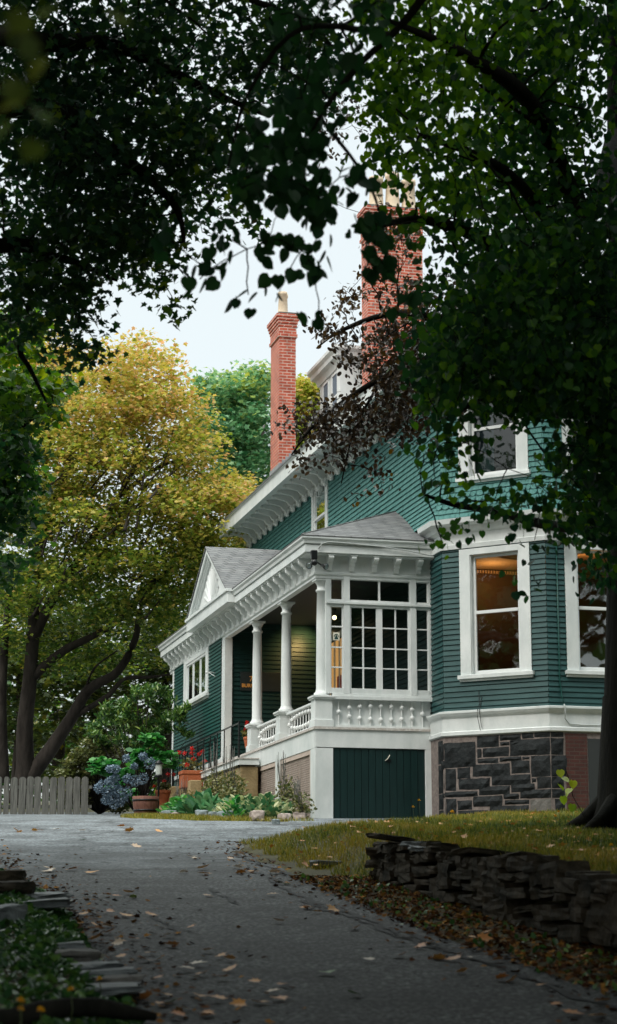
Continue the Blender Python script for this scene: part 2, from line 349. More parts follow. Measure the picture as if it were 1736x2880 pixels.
def leaves(name, tmpl, C, size, ma, parent=None, el=(-60, 10), roll=35, tone=None, rng=None, az=None, up=None):
    tv, tf = tmpl; C = np.asarray(C, float); n = len(C)
    a = rng.uniform(0, 2 * np.pi, n) if az is None else az
    e = np.radians(rng.uniform(el[0], el[1], n))
    d = np.stack([np.cos(a) * np.cos(e), np.sin(a) * np.cos(e), np.sin(e)], 1)
    side = np.stack([-np.sin(a), np.cos(a), np.zeros(n)], 1); nr = np.cross(side, d) * -1
    t = np.radians(rng.normal(0, roll, n))[:, None]
    s2 = side * np.cos(t) + nr * np.sin(t); n2 = -side * np.sin(t) + nr * np.cos(t)
    size = np.broadcast_to(size, (n,))[:, None, None]
    V = (tv[None, :, 0:1] * s2[:, None, :] + tv[None, :, 1:2] * d[:, None, :] + tv[None, :, 2:3] * n2[:, None, :]) * size + C[:, None, :]
    k = len(tv); V = V.reshape(-1, 3)
    loops = np.concatenate([np.array(f) for f in tf]); lens = np.array([len(f) for f in tf])
    li = (loops[None, :] + (np.arange(n) * k)[:, None]).ravel()
    lt = np.tile(lens, n); ls = np.concatenate([[0], np.cumsum(lt)[:-1]])
    me = bpy.data.meshes.new(name); me.vertices.add(len(V)); me.vertices.foreach_set('co', V.astype(np.float32).ravel())
    me.loops.add(len(li)); me.loops.foreach_set('vertex_index', li.astype(np.int32))
    me.polygons.add(len(lt)); me.polygons.foreach_set('loop_start', ls.astype(np.int32)); me.polygons.foreach_set('loop_total', lt.astype(np.int32))
    me.update(calc_edges=True)
    tone = rng.random(n) if tone is None else tone
    at_ = me.attributes.new('tone', 'FLOAT', 'FACE'); at_.data.foreach_set('value', np.repeat(np.clip(tone, 0, 1), len(tf)).astype(np.float32))
    me.materials.append(MATS[ma])
    o = bpy.data.objects.new(name, me); link(o)
    if parent is not None:
        o.parent = parent; o.matrix_parent_inverse = Matrix.Translation(-wpos(parent))
    return o
def blob(rng, c, r, n, shell=.35):
    d = rng.normal(size=(n, 3)); d /= np.linalg.norm(d, axis=1)[:, None]
    q = rng.random(n)[:, None] ** shell
    return np.asarray(c) + d * q * np.asarray(r)

# ------------------------------------------------------------------ ground, drive
def strip(name, us, vs, ma, dz=0.0, hole=False):
    U, Vv = np.meshgrid(us, vs); Z = H(U, Vv) + dz
    if name == 'ground':
        ins = (U > np.interp(Vv, LV, LU) + .05) & (U < right_edge(Vv) - .05); Z = np.where(ins & (Vv < 58), Z - .06, Z)
    P = np.stack([U * math.cos(HEAD) + Vv * math.sin(HEAD), -U * math.sin(HEAD) + Vv * math.cos(HEAD), Z], -1).reshape(-1, 3)
    ny, nx = U.shape; i = np.arange((ny - 1) * (nx - 1)); r, c = i // (nx - 1), i % (nx - 1); a = r * nx + c
    F = np.stack([a, a + 1, a + nx + 1, a + nx], 1)
    me = bpy.data.meshes.new(name); me.from_pydata(P.tolist(), [], F.tolist()); me.materials.append(MATS[ma]); me.polygons.foreach_set('use_smooth', [True] * len(F)); me.update()
    o = bpy.data.objects.new(name, me); link(o); o['kind'] = 'structure'; return o
def right_edge(v): return np.where(v < 28.6, np.interp(v, RV, RU), np.interp(v, [28.6, 29.5, 31.2, 33.5, 36, 37.6, 38.2, 60], [-.9, -.3, .9, 1.9, 2.6, 2.9, 2.95, 2.95]))
def right_edge2(v): return np.where(v < 35.2, right_edge(v), np.interp(v, [35.2, 35.6, 38, 41.5, 44, 60], [-.2, -1.9, -2.9, -3.9, -3.6, -3.0]))
gu = np.concatenate([-np.geomspace(400, 12, 18), np.arange(-11.5, 9, .14), np.geomspace(9.2, 400, 18)])
gv = np.concatenate([[-60, -20, -8, -2], np.arange(0, 62, .25), np.geomspace(63, 600, 20)])
strip('ground', gu, gv, 'soil')
rng = np.random.default_rng(3)
vs = np.arange(1.5, 60, .12); k = 26
lu = np.interp(vs, LV, LU) + .05 * np.sin(vs * 3.1) + .03 * np.sin(vs * 7.7); ru = right_edge2(vs) + .07 * np.sin(vs * 2.7) + .04 * np.sin(vs * 6.1)
t = np.linspace(0, 1, k); U = lu[:, None] + (ru - lu)[:, None] * t; V2 = np.repeat(vs[:, None], k, 1)
Z = H(U, V2) + .006 + .0 * U
Z[:, 0] -= .08; Z[:, -1] -= .05
P = np.stack([U * math.cos(HEAD) + V2 * math.sin(HEAD), -U * math.sin(HEAD) + V2 * math.cos(HEAD), Z], -1).reshape(-1, 3)
a = (np.arange(len(vs) - 1)[:, None] * k + np.arange(k - 1)).ravel()
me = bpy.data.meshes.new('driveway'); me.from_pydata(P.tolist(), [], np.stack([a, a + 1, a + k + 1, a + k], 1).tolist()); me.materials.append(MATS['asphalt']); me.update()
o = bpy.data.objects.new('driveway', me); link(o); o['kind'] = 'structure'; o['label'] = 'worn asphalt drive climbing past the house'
# gravel apron in front of the hatch door
m = MB(); us_ = np.linspace(-.35, 3.2, 40); vv = np.linspace(30.5, 38.6, 50)
def inside(u, v): return u < right_edge(v) + .04 * math.sin(u * 9 + v * 5)
pts = {}; fs = []; vl = []
for j, v in enumerate(vv):
    for i, u in enumerate(us_):
        pts[(i, j)] = len(vl); vl.append(uv(u, v, float(H(u, v)) + .012))
for j in range(49):
    for i in range(39):
        if inside(us_[i + 1], vv[j]) and inside(us_[i + 1], vv[j + 1]): fs.append((pts[(i, j)], pts[(i + 1, j)], pts[(i + 1, j + 1)], pts[(i, j + 1)]))
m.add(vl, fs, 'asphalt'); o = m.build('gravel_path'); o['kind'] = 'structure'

# wandering dark seams where the old asphalt has sunk along its right side
rs = random.Random(77); m = MB()
for (off, va, vb) in ((.30, 25.5, 17), (.45, 22, 14.5), (.62, 19, 12.5), (.34, 16, 10.5), (1.3, 20.5, 18.5), (2.2, 17.5, 15.8)):
    v = va; o_ = off; pts = []
    while v > vb: pts.append((float(right_edge(v)) - o_, v, rs.uniform(.004, .045))); v -= rs.uniform(.06, .2); o_ += rs.uniform(-.045, .045)
    vs_ = []
    for u, v, w_ in pts:
        for sg in (-1, 1): vs_.append(uv(u + sg * w_, v, float(H(u, v)) + .0125))
    m.add(vs_, [(2 * i, 2 * i + 1, 2 * i + 3, 2 * i + 2) for i in range(len(pts) - 1)], 'tar')
o = m.build('driveway_seams'); o['kind'] = 'structure'

# ------------------------------------------------------------------ the house
X0, Y0, X1 = 9.403, 36.508, 11.737
PA = (11.737, 35.769); PB = (13.250, 34.256); PC = (15.390, 34.256); PD = (16.903, 35.769)
FS = Fr((X1, Y0), (0, 1), (-1, 0))                 # long wall
FD = Fr(PA, (1, -1), (-1, -1))                     # slanting bay face
FF = Fr(PB, (1, 0), (0, -1))                       # bay face beside it
FE = Fr(PC, (1, 1), (1, -1))
FP = Fr((X0, Y0), (0, 1), (-1, 0))                 # porch side, s = Y - Y0
FG = Fr((X0, Y0), (1, 0), (0, -1))                 # porch front, s = X - X0
house = empty('house', (11, 40, 3.5), 'teal clapboard house with white trim, columned porch, slanting bay and brick chimneys', 'house')
rng = np.random.default_rng(7); rnd = random.Random(5)
def cut(s0, s1, za, zb, holes):
    iv = [(s0, s1)]; zm = (za + zb) / 2
    for h in holes:
        if h[2] < zm < h[3]:
            nv = []
            for a, b in iv:
                if h[1] <= a or h[0] >= b: nv.append((a, b)); continue
                if h[0] > a: nv.append((a, h[0]))
                if h[1] < b: nv.append((h[1], b))
            iv = nv
    return iv
def clap(mb, fr, s0, s1, z0, z1, e, ma, holes=(), lap=.026, off=lambda z: 0, shin=0, round_rows=(), mit=(0, 0)):
    z = z0
    while z < z1 - .01:
        zt = min(z + e, z1)
        for a, b in cut(s0 - mit[0] * .414 * off(z), s1 + mit[1] * .414 * off(z), z, zt, holes):
            segs = [(a, b)]
            if shin:
                segs = []; q = a
                while q < b - .03:
                    q2 = min(b, q + rnd.uniform(.09, .17)); segs.append((q + .002, q2 - .003)); q = q2
            for c, d in segs:
                l = lap + (rnd.uniform(-.004, .006) if shin else rnd.uniform(-.001, .001)); zb = z + (rnd.uniform(-.006, .004) if shin else 0)
                nb, n_t = off(z) + l, off(zt) + .002
                if any(r0 < z + e / 2 < r1 for r0, r1 in round_rows):
                    m = (c + d) / 2; h = (d - c) / 2
                    pts = [fr(d, n_t, zt)] + [fr(c, n_t, zt)] + [fr(m - h * math.cos(math.pi * i / 6), nb, z + .035 - .05 * math.sin(math.pi * i / 6)) for i in range(7)]
                    mb.quad(*pts, ma=ma); mb.quad(fr(c, off(z) - .0, z - .01), fr(d, off(z) - .0, z - .01), fr(d, off(zt) - .004, zt), fr(c, off(zt) - .004, zt), ma=ma)
                else:
                    mb.quad(fr(c, nb, zb), fr(d, nb, zb), fr(d, n_t, zt), fr(c, n_t, zt), ma=ma)
                    mb.quad(fr(c, off(z) - .003, zb + .001), fr(d, off(z) - .003, zb + .001), fr(d, nb, zb), fr(c, nb, zb), ma=ma)
                    if shin: mb.quad(fr(c - .004, off(z) - .004, z), fr(d + .004, off(z) - .004, z), fr(d + .004, off(zt) - .004, zt), fr(c - .004, off(zt) - .004, zt), ma=ma)
        z = zt
def sweep(mb, path, prof, ma=None, side=1):
    P = [Vector(p) for p in path]; n = len(P); ring = []
    for i in range(n):
        d1 = (P[i] - P[i - 1]).normalized() if i else None; d2 = (P[i + 1] - P[i]).normalized() if i < n - 1 else None
        n1 = Vector((-d1.y, d1.x)) * side if d1 else None; n2 = Vector((-d2.y, d2.x)) * side if d2 else None
        if n1 is None: o = n2
        elif n2 is None: o = n1
        else: o = (n1 + n2); o = o / max(.3, o.dot(n1))
        ring.append([(P[i].x + o.x * a, P[i].y + o.y * a, z) for a, z in prof])
    k = len(prof); vs = [p for r in ring for p in r]
    fs = [(i * k + j, i * k + (j + 1) % k, (i + 1) * k + (j + 1) % k, (i + 1) * k + j) for i in range(n - 1) for j in range(k)]
    fs += [tuple(range(k))[::-1], tuple(range((n - 1) * k, n * k))]
    mb.add(vs, fs, ma)
def slab(mb, pts, t, ma):
    n = len(pts); vs = [Vector(p) for p in pts] + [Vector(p) - Vector((0, 0, t)) for p in pts]
    mb.add(vs, [tuple(range(n)), tuple(range(n, 2 * n))[::-1]] + [(i, (i + 1) % n, n + (i + 1) % n, n + i) for i in range(n)], ma)
def window(fr, s0, s1, z0, z1, ca, glass, parent, rows=None, cols=None, meet=None, sill=True, curtain=None, sashw=.055, head=None, depth=.07):
    m = MB(); h = head if head is not None else ca
    m.box(fr, s0, s0 + ca, -.05, .045, z0, z1); m.box(fr, s1 - ca, s1, -.05, .045, z0, z1)
    if h: m.box(fr, s0 + ca, s1 - ca, -.05, .045, z1 - h, z1)
    for q in (s0 + ca, s1 - ca - .014): m.box(fr, q, q + .014, -depth - .06, .02, z0, z1 - h)
    win = m.build('window', parent, .004, 'white')
    if sill:
        m = MB(); m.box(fr, s0 - .045, s1 + .045, -.04, .10, z0 - .075, z0 - .001); m.box(fr, s0 - .02, s1 + .02, -.03, .055, z0 - .12, z0 - .076)
        m.build('sill', win, .006, 'white')
    a, b, c, d = s0 + ca + .015, s1 - ca - .015, z0 + .002, z1 - h - .002
    m = MB(); n0, n1 = -depth - .035, -depth + .01
    m.box(fr, a, a + sashw, n0, n1, c, d); m.box(fr, b - sashw, b, n0, n1, c, d)
    m.box(fr, a + sashw, b - sashw, n0, n1, c, c + sashw * 1.5); m.box(fr, a + sashw, b - sashw, n0, n1, d - sashw, d)
    if meet: m.box(fr, a + sashw, b - sashw, n0, n1 + .015, meet - .03, meet + .03)
    for q in (cols or []): m.box(fr, q - .018, q + .018, n0 + .005, n1 - .006, c + sashw * 1.5, d - sashw)
    for q in (rows or []): m.box(fr, a + sashw, b - sashw, n0 + .007, n1 - .009, q - .012, q + .012)
    m.build('sash', win, .003, 'white_plain')
    m = MB(); m.quad(fr(a + .01, n0 + .015, c), fr(b - .01, n0 + .015, c), fr(b - .01, n0 + .015, d), fr(a + .01, n0 + .015, d)); m.build('pane', win, 0, glass)
    if curtain:
        for (q0, q1, cm) in curtain:
            m = MB(); k = 14; zz = [c - .05, d + .05]
            pts = [(q0 + (q1 - q0) * i / k, -.30 - .03 * math.sin(i * 2.1)) for i in range(k + 1)]
            m.add([fr(s, n, z) for z in zz for s, n in pts], [(i, i + 1, k + 2 + i, k + 1 + i) for i in range(k)], cm, True); m.build('curtain', win)
    return win
flare = lambda z: .20 * max(0, (10.0 - z) / .75) ** 1.6
# walls -----------------------------------------------------------------
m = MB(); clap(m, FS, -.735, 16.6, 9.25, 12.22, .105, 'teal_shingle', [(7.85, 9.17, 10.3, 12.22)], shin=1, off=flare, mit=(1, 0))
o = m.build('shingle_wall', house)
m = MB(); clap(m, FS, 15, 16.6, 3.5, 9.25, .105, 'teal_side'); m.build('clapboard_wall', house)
m = MB(); clap(m, FS, .02, 8.45, 5.33, 8.6, .1, 'teal_porch_shade', [(6.35, 7.75, 5.3, 8.05)]); m.build('clapboard_wall', house)
m = MB()
WH = (.42, 1.78, 6.2, 8.6); WF = (.42, 1.78, 6.2, 8.6)
clap(m, FS, -.739, -.001, 5.56, 8.75, .0995, 'teal_bay'); clap(m, FD, -.003, 2.143, 5.56, 8.75, .0995, 'teal_bay', [WH]); clap(m, FF, -.003, 2.143, 5.56, 8.75, .0995, 'teal_bay', [WF])
clap(m, FE, -.003, 2.14, 5.56, 8.75, .0995, 'teal_bay')
m.build('clapboard_wall', house)
m = MB(); rr = [(9.45, 9.78)]
for fr, hs in ((FD, [(.44, 1.80, 10.0, 11.9)]), (FF, [(.44, 1.80, 10.0, 11.9)]), (FE, [])):
    clap(m, fr, -.02, 2.16, 9.25, 12.22, .108, 'teal_shingle', hs, shin=1, off=flare, round_rows=rr, mit=(1, 1))
m.build('shingle_wall', house)
m = MB()                                            # bay corner boards hidden behind the flare, closing walls at the back
m.quad((16.9, 35.77, 3.4), (16.9, 53.2, 3.4), (16.9, 53.2, 12.2), (16.9, 35.77, 12.2)); m.quad((11.74, 53.11, 3.4), (16.9, 53.11, 3.4), (16.9, 53.11, 12.2), (11.74, 53.11, 12.2))
m.build('rendered_wall', house, 0, 'teal_side')
# interior, dark except the lit front room
m = MB()
plan = [(11.80, 53), (11.80, 35.80), (13.28, 34.33), (15.36, 34.33), (16.85, 35.8), (16.85, 53)]
for z, ma in ((5.25, 'room_dark'), (8.98, 'room_dark'), (12.15, 'room_dark')): m.quad(*[(x, y, z) for x, y in plan], ma=ma)
m.quad(*[(x, y, 8.9) for x, y in plan], ma='room_ceiling')
m.quad((11.8, 38.6, 5.26), (16.8, 38.6, 5.26), (16.8, 38.6, 8.89), (11.8, 38.6, 8.89), ma='room_wall')
m.quad((16.6, 35.9, 5.26), (16.6, 38.6, 5.26), (16.6, 38.6, 8.89), (16.6, 35.9, 8.89), ma='room_wall')
m.quad((11.83, 36.0, 5.26), (11.83, 38.6, 5.26), (11.83, 38.6, 8.89), (11.83, 36.0, 8.89), ma='room_wall')
m.quad((11.9, 37.5, 8.99), (16.8, 37.5, 8.99), (16.8, 37.5, 12.1), (11.9, 37.5, 12.1), ma='room_dark')
m.quad((13.0, 39, 8.99), (13.0, 53, 8.99), (13.0, 53, 12.1), (13.0, 39, 12.1), ma='room_dark')
for i in range(76):                                 # tooth moulding under the ceiling
    m.bx(12.0 + i * .06, 12.03 + i * .06, 38.5, 38.58, 8.80, 8.86, 'room_ceiling')
for r in (.95, .75, .5):
    m.lathe((13.85, 36.2, 8.80), [(r, .09), (r - .03, .03), (r - .1, .03), (r - .13, .09)], 40, 'room_ceiling')
m.bx(12.6, 13.3, 38.2, 38.55, 5.3, 7.3, 'dark_inside'); m.bx(14.2, 15.5, 37.6, 38.3, 5.3, 6.5, 'dark_inside')
m.build('room_interior', house)
# windows --------------------------------------------------------------
window(FD, .37, 1.83, 6.25, 8.66, .225, 'glass_bay', house, meet=7.44, head=.12)
window(FF, .37, 1.83, 6.25, 8.66, .225, 'glass_bay', house, meet=7.44, head=.12)
window(FD, .386, 1.85, 10.05, 11.95, .225, 'glass_dark', house, meet=11.0, head=.14, curtain=[(.55, 1.0, 'curtain_blue')])
window(FF, .386, 1.85, 10.05, 11.95, .225, 'glass_dark', house, meet=11.0, head=.14, curtain=[(.55, 1.0, 'curtain_blue')])
window(FS, 7.76, 9.265, 10.3, 12.16, .2, 'glass_side', house, meet=11.2, head=.1, sill=False, depth=-.02, curtain=[(8.0, 8.45, 'curtain'), (8.75, 9.1, 'curtain')])
window(FP, 10.187, 13.302, 7.12, 8.235, .28, 'glass_side', house, cols=[11.27, 12.18], head=.1, depth=-.02, curtain=[(10.5, 12.0, 'curtain'), (12.3, 13.0, 'curtain')])
# bay trims -------------------------------------------------------------
bayp = [(11.737, 36.5), PA, PB, PC, PD]
m = MB(); sweep(m, bayp, [(0, 5.11), (.05, 5.11), (.09, 5.13), (.09, 5.19), (.06, 5.21), (.055, 5.45), (.10, 5.49), (.13, 5.54), (.13, 5.575), (0, 5.60)], side=-1)
m.build('water_table', house, 0, 'white')
m = MB(); sweep(m, bayp, [(0, 8.68), (.05, 8.68), (.06, 8.76), (.03, 8.78), (.03, 8.98), (.12, 9.03), (.15, 9.10), (.26, 9.14), (.28, 9.235), (0, 9.26)], side=-1)
m.build('cornice', house, 0, 'white')
# foundation ------------------------------------------------------------
m = MB()
sweep(m, bayp, [(0, 3.2), (.044, 3.2), (.044, 5.105), (0, 5.105)], 'mortar', side=-1)
def stone(fr, s0, s1, z0, z1, ma):
    nx = max(2, int((s1 - s0) / .09)); nz = max(2, int((z1 - z0) / .09)); vs = []; r = rnd
    for j in range(nz + 1):
        for i in range(nx + 1):
            e = i in (0, nx) or j in (0, nz)
            vs.append(fr(s0 + (s1 - s0) * i / nx + (r.uniform(-.008, .008)), .046 if e else .068 + r.uniform(-.014, .014), z0 + (z1 - z0) * j / nz + r.uniform(-.007, .007)))
    b = len(vs); vs += [fr(s0, .0, z0), fr(s1, .0, z0), fr(s1, .0, z1), fr(s0, .0, z1)]
    fs = [(j * (nx + 1) + i, j * (nx + 1) + i + 1, (j + 1) * (nx + 1) + i + 1, (j + 1) * (nx + 1) + i) for j in range(nz) for i in range(nx)]
    fs += [tuple(range(0, nx + 1))[::-1] + (b, b + 1)[0:2], tuple(nz * (nx + 1) + i for i in range(nx + 1)) + (b + 2, b + 3),
           tuple(j * (nx + 1) for j in range(nz + 1)) + (b + 3, b), tuple(j * (nx + 1) + nx for j in range(nz + 1))[::-1] + (b + 1, b + 2)]
    m.add(vs, fs, ma)
LAY = """707,860,285,398 868,965,262,312 970,1062,262,286 970,1010,293,308 1014,1060,290,308 1068,1118,258,283 1122,1232,250,280 868,886,320,360 892,1008,316,357 1014,1232,286,358
870,962,363,385 968,1062,362,380 1068,1098,365,376 724,770,403,503 698,720,410,508g 776,834,400,450 845,1012,390,444 1018,1098,380,437 1104,1255,362,455 782,922,452,500
930,1100,443,487 1105,1125,462,480 1128,1230,458,508 712,866,508,532 872,1010,490,528 1015,1118,485,520 692,721,540,625g 724,770,540,622 776,840,550,592 846,975,533,580
982,1048,526,550 1055,1232,512,550 985,1092,556,574 778,912,595,620 918,1090,580,629 1098,1192,556,640g 712,838,626,650 845,912,624,650 918,1090,634,650 692,703,290,360 692,704,366,405 692,706,514,534 1196,1232,556,640"""
kx = 2.30 / 500; GAP = .001
for t in LAY.split():
    g = t.endswith('g'); a, b, c, d = [float(q) for q in t.rstrip('g').split(',')]
    s0, s1 = (a - 690) * kx - .13, (b - 690) * kx - .13; z1, z0 = 5.09 - (c - 262) * .00408, 5.09 - (d - 262) * .00408
    s0 -= GAP; s1 += GAP; z0 -= GAP; z1 += GAP
    if z0 > 5.03: continue
    ma = 'stone_grey' if g else 'stone_dark'
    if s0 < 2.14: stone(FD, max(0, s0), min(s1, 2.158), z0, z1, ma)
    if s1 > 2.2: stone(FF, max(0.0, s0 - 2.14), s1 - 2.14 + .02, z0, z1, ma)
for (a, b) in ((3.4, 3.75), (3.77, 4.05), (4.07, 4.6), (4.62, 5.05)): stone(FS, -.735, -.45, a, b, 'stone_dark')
z = 3.4
while z < 5.0:
    hh = rnd.uniform(.16, .3); s = 1.3
    while s < 2.14: w_ = rnd.uniform(.25, .5); stone(FF, s, min(2.14, s + w_), z, z + hh - .02, 'stone_dark'); s += w_ + .02
    s = 0
    while s < 2.14: w_ = rnd.uniform(.25, .5); stone(FE, s, min(2.14, s + w_), z, z + hh - .02, 'stone_dark'); s += w_ + .02
    z += hh
m.build('stone_foundation', house)
m = MB(); m.box(FF, .285, .70, -.02, .058, 3.62, 5.08, 'brick_dark'); m.box(FF, .72, 1.28, -.02, .05, 3.62, 5.0, 'dark_inside'); m.build('brick_patch', house)
# porch floor and skirt --------------------------------------------------
m = MB(); m.bx(X0 - .03, X1 - .01, Y0 - .03, 47.2, 5.285, 5.33, 'worn_edge'); m.bx(X0 + .02, X1 - .02, Y0 + .03, 47.2, 5.0, 5.284, 'porch_floor'); m.build('porch_floor', house)
m = MB()
m.box(FP, .02, 8.45, -.04, 0, 4.93, 5.284); m.box(FG, 0, 2.40, -.04, .002, 4.945, 5.284)
m.bx(X0 + .001, X0 + .35, Y0, Y0 + .38, 3.3, 4.929); m.box(FG, 2.175, 2.405, -.1, 0, 3.3, 4.944)
m.box(FP, 2.92, 3.27, -.12, 0, 3.4, 4.929); m.box(FP, 5.95, 6.2, -.12, 0, 3.4, 4.929)
m.build('porch_skirt', house, .005, 'white')
for (s0, s1, z0) in ((.40, 2.91, 3.45), (3.28, 5.94, 3.6)):
    m = MB(); m.box(FP, s0, s1, -.05, -.012, 4.84, 4.925); m.box(FP, s0, s0 + .07, -.05, -.012, z0, 4.839); m.box(FP, s1 - .07, s1, -.05, -.012, z0, 4.839)
    lw = .016
    for dirn in (1, -1):
        q = s0 - 1.6
        while q < s1 + 1.6:
            # diagonal lath clipped to the frame
            z_a, z_b = z0, 4.85; sa, sb = q, q + dirn * (z_b - z_a)
            def clip(t): return sa + (sb - sa) * t
            ts = sorted([(s0 + .03 - sa) / (sb - sa), (s1 - .03 - sa) / (sb - sa)]); t0, t1 = max(0, ts[0]), min(1, ts[1])
            if t1 > t0 + .01:
                p, r_ = (clip(t0), z_a + (z_b - z_a) * t0), (clip(t1), z_a + (z_b - z_a) * t1); nn = -.035 if dirn > 0 else -.043
                m.quad(FP(p[0] - lw, nn, p[1]), FP(p[0] + lw, nn, p[1]), FP(r_[0] + lw, nn, r_[1]), FP(r_[0] - lw, nn, r_[1]))
            q += .085
    m.build('lattice_panel', house, 0, 'lattice')
    m = MB(); m.box(FP, s0, s1, -.5, -.46, z0, 4.9); m.build('skirt_backing', house, 0, 'lattice_back')
hd = MB()
for i in range(13): a = .352 + i * 1.82 / 13; hd.box(FG, a + .004, a + 1.82 / 13 - .004, -.08, -.03 + .002 * (i % 3), 3.45, 4.944)
hd.box(FG, .352, 2.172, -.12, -.081, 3.45, 4.944)
hd = hd.build('hatch_door', house, .004, 'teal_door'); hd['label'] = 'dark teal boarded door under the porch'
m = MB(); m.box(FG, 1.38, 1.50, -.028, -.012, 4.70, 4.74, 'iron'); m.tube([FG(1.37, -.005, 4.71), FG(1.42, .02, 4.75), FG(1.46, .02, 4.82)], .009, 6, 'cream'); m.build('latch', hd)
# pedestals, columns, balustrades ------------------------------------------
CX = X0 + .175
def col_parts(y):
    m = MB()
    m.bx(X0, X0 + .34, y - .17, y + .17, 5.46, 5.86); m.bx(X0 - .025, X0 + .365, y - .195, y + .195, 5.331, 5.47); m.bx(X0 - .035, X0 + .375, y - .205, y + .205, 5.858, 5.885)
    m.bx(X0 - .05, X0 + .39, y - .22, y + .22, 5.885, 5.925)
    p = m.build('pedestal', house, .006, 'white')
    m = MB(); m.lathe((CX, y, 0), [(.15, 5.926), (.155, 5.95), (.15, 5.985), (.125, 6.0), (.118, 6.03), (.108, 6.06), (.107, 6.6), (.102, 7.3), (.09, 7.93), (.112, 7.94), (.115, 7.965), (.112, 7.985), (.088, 7.995), (.088, 8.06), (.10, 8.08), (.135, 8.14), (.135, 8.15)], 26, 'white')
    m.bx(CX - .15, CX + .15, y - .15, y + .15, 8.151, 8.188, 'white'); m.build('column', house)
for y in (36.685, 39.57, 42.27): col_parts(y)
m = MB(); m.bx(X0, X0 + .18, 44.90, 45.24, 5.331, 8.188); m.bx(X0 - .02, X0 + .2, 44.88, 45.26, 5.331, 5.45); m.build('pilaster', house, .005, 'white')
def baluster(x, y, zz, parent, z0=5.42, z1=5.83, half=False):
    m = MB(); m.lathe((x, y, 0), [(.013, z0), (.013, z1)], 8)
    for z in zz: m.ball((x, y, z), .046, None, 12, 8)
    return m.build('baluster', parent, 0, 'white_plain')
def arc(t): h = .13 * math.sqrt(max(0, 1 - (2 * t - 1) ** 2 * 1.03)); return [5.625 + h, 5.625 - h] if h > .045 else [5.625]
for ya, yb in ((36.86, 39.39), (39.75, 42.09)):
    m = MB(); m.bx(CX - .045, CX + .045, ya, yb, 5.83, 5.88); m.bx(CX - .03, CX + .03, ya, yb, 5.375, 5.42)
    bal = m.build('balustrade', house, .01, 'white')
    for i in range(11): baluster(CX, ya + (yb - ya) * (i + .5) / 11, arc(i / 10), bal)
m = MB(); m.box(FG, .34, 2.33, -.13, -.09, 5.331, 5.86); m.box(FG, .34, 2.33, -.09, -.02, 5.331, 5.375)
pan = m.build('panelled_balustrade', house, .004, 'white')
for i in range(9): baluster(9.879 + i * .2084, Y0 + .055, arc(i / 8), pan, 5.376, 5.86)
# glazed wind screen ---------------------------------------------------------
m = MB(); B = lambda a, b, c, d, n0=-.12, n1=-.02: m.box(FG, a - X0, b - X0, n0, n1, c, d)
B(9.745, 11.74, 5.861, 5.93, -.16, .03); B(9.745, 11.735, 5.931, 5.975, -.14, 0)
B(9.62, 9.715, 5.976, 8.25); B(9.97, 10.095, 5.976, 8.25, -.13, .0); B(11.305, 11.43, 5.976, 8.25, -.13, .0); B(11.685, 11.737, 5.976, 8.25)
for a, b in ((9.716, 9.969), (10.096, 11.304), (11.431, 11.684)):
    B(a, b, 5.976, 6.08); B(a, b, 7.645, 7.79); B(a, b, 8.18, 8.25)
B(9.63, 11.737, 7.70, 7.745, -.02, .02)
scr = m.build('wind_screen', house, .004, 'white')
m = MB(); B(10.632, 10.751, 6.081, 7.644, -.10, -.03)
for a, b in ((10.096, 10.13), (11.27, 11.304)): B(a, b, 6.081, 7.644, -.10, -.035)
B(10.68, 10.715, 7.791, 8.179, -.1, -.04)
for q in (10.37, 11.02): B(q - .014, q + .014, 6.081, 7.644, -.09, -.045)
for z in (7.263, 6.864, 6.478):
    for a, b in ((9.716, 9.969), (11.431, 11.684), (10.131, 10.631), (10.752, 11.269)): B(a, b, z - .013, z + .013, -.088, -.047)
for a, b in ((9.716, 9.736), (9.95, 9.969), (11.431, 11.45), (11.665, 11.684)): B(a, b, 6.081, 8.18, -.095, -.042)
m.build('glazing_bars', scr, .002, 'white_plain')
for a, b in ((9.716, 9.969), (10.096, 11.304), (11.431, 11.684)):
    m = MB(); m.quad(FG(a - X0, -.068, 6.08), FG(b - X0, -.068, 6.08), FG(b - X0, -.068, 8.18), FG(a - X0, -.068, 8.18)); m.build('pane', scr, 0, 'glass_dark' if a > 10 else 'glass_side')
# porch ceiling, friezes, fascia, roof ----------------------------------------
m = MB(); m.bx(X0 + .06, X1 - .01, Y0 + .06, 51.3, 8.56, 8.6); m.build('porch_ceiling', house, 0, 'porch_ceiling')
pp = [(X0, 52.0), (X0, Y0), (X1 + .06, Y0)]
m = MB(); sweep(m, pp, [(-.14, 8.19), (-.01, 8.19), (-.01, 8.235), (.02, 8.26), (.025, 8.30), (.0, 8.31), (.0, 8.62), (-.14, 8.62)], side=-1)
m.build('frieze', house, 0, 'white')
m = MB(); sweep(m, pp, [(-.05, 8.621), (.22, 8.621), (.22, 8.64), (.262, 8.64), (.262, 8.78), (.24, 8.79), (.24, 8.80), (.29, 8.805), (.30, 8.86), (.335, 8.90), (.335, 8.955), (-.05, 8.955)], side=-1)
fas = m.build('fascia', house, 0, 'white')
def bracket(fr, s, z0, z1, pr, w_, name='bracket'):
    m = MB(); h = z1 - z0
    pf = [(0, 0), (pr * .16, 0), (pr * .22, h * .10), (pr * .30, h * .30), (pr * .5, h * .42), (pr * .55, h * .55), (pr * .78, h * .60), (pr * .95, h * .70), (pr, h * .80), (pr * .97, h * .9), (pr, h * .93), (pr, h), (0, h)]
    m.extr(pf, lambda p, q, t: fr(t, p + .001, z0 + q), s - w_ / 2, s + w_ / 2)
    m.box(fr, s - w_ * .72, s + w_ * .72, .002, pr * 1.02, z1 - h * .07, z1 - .001)
    return m.build(name, house, .004, 'white')
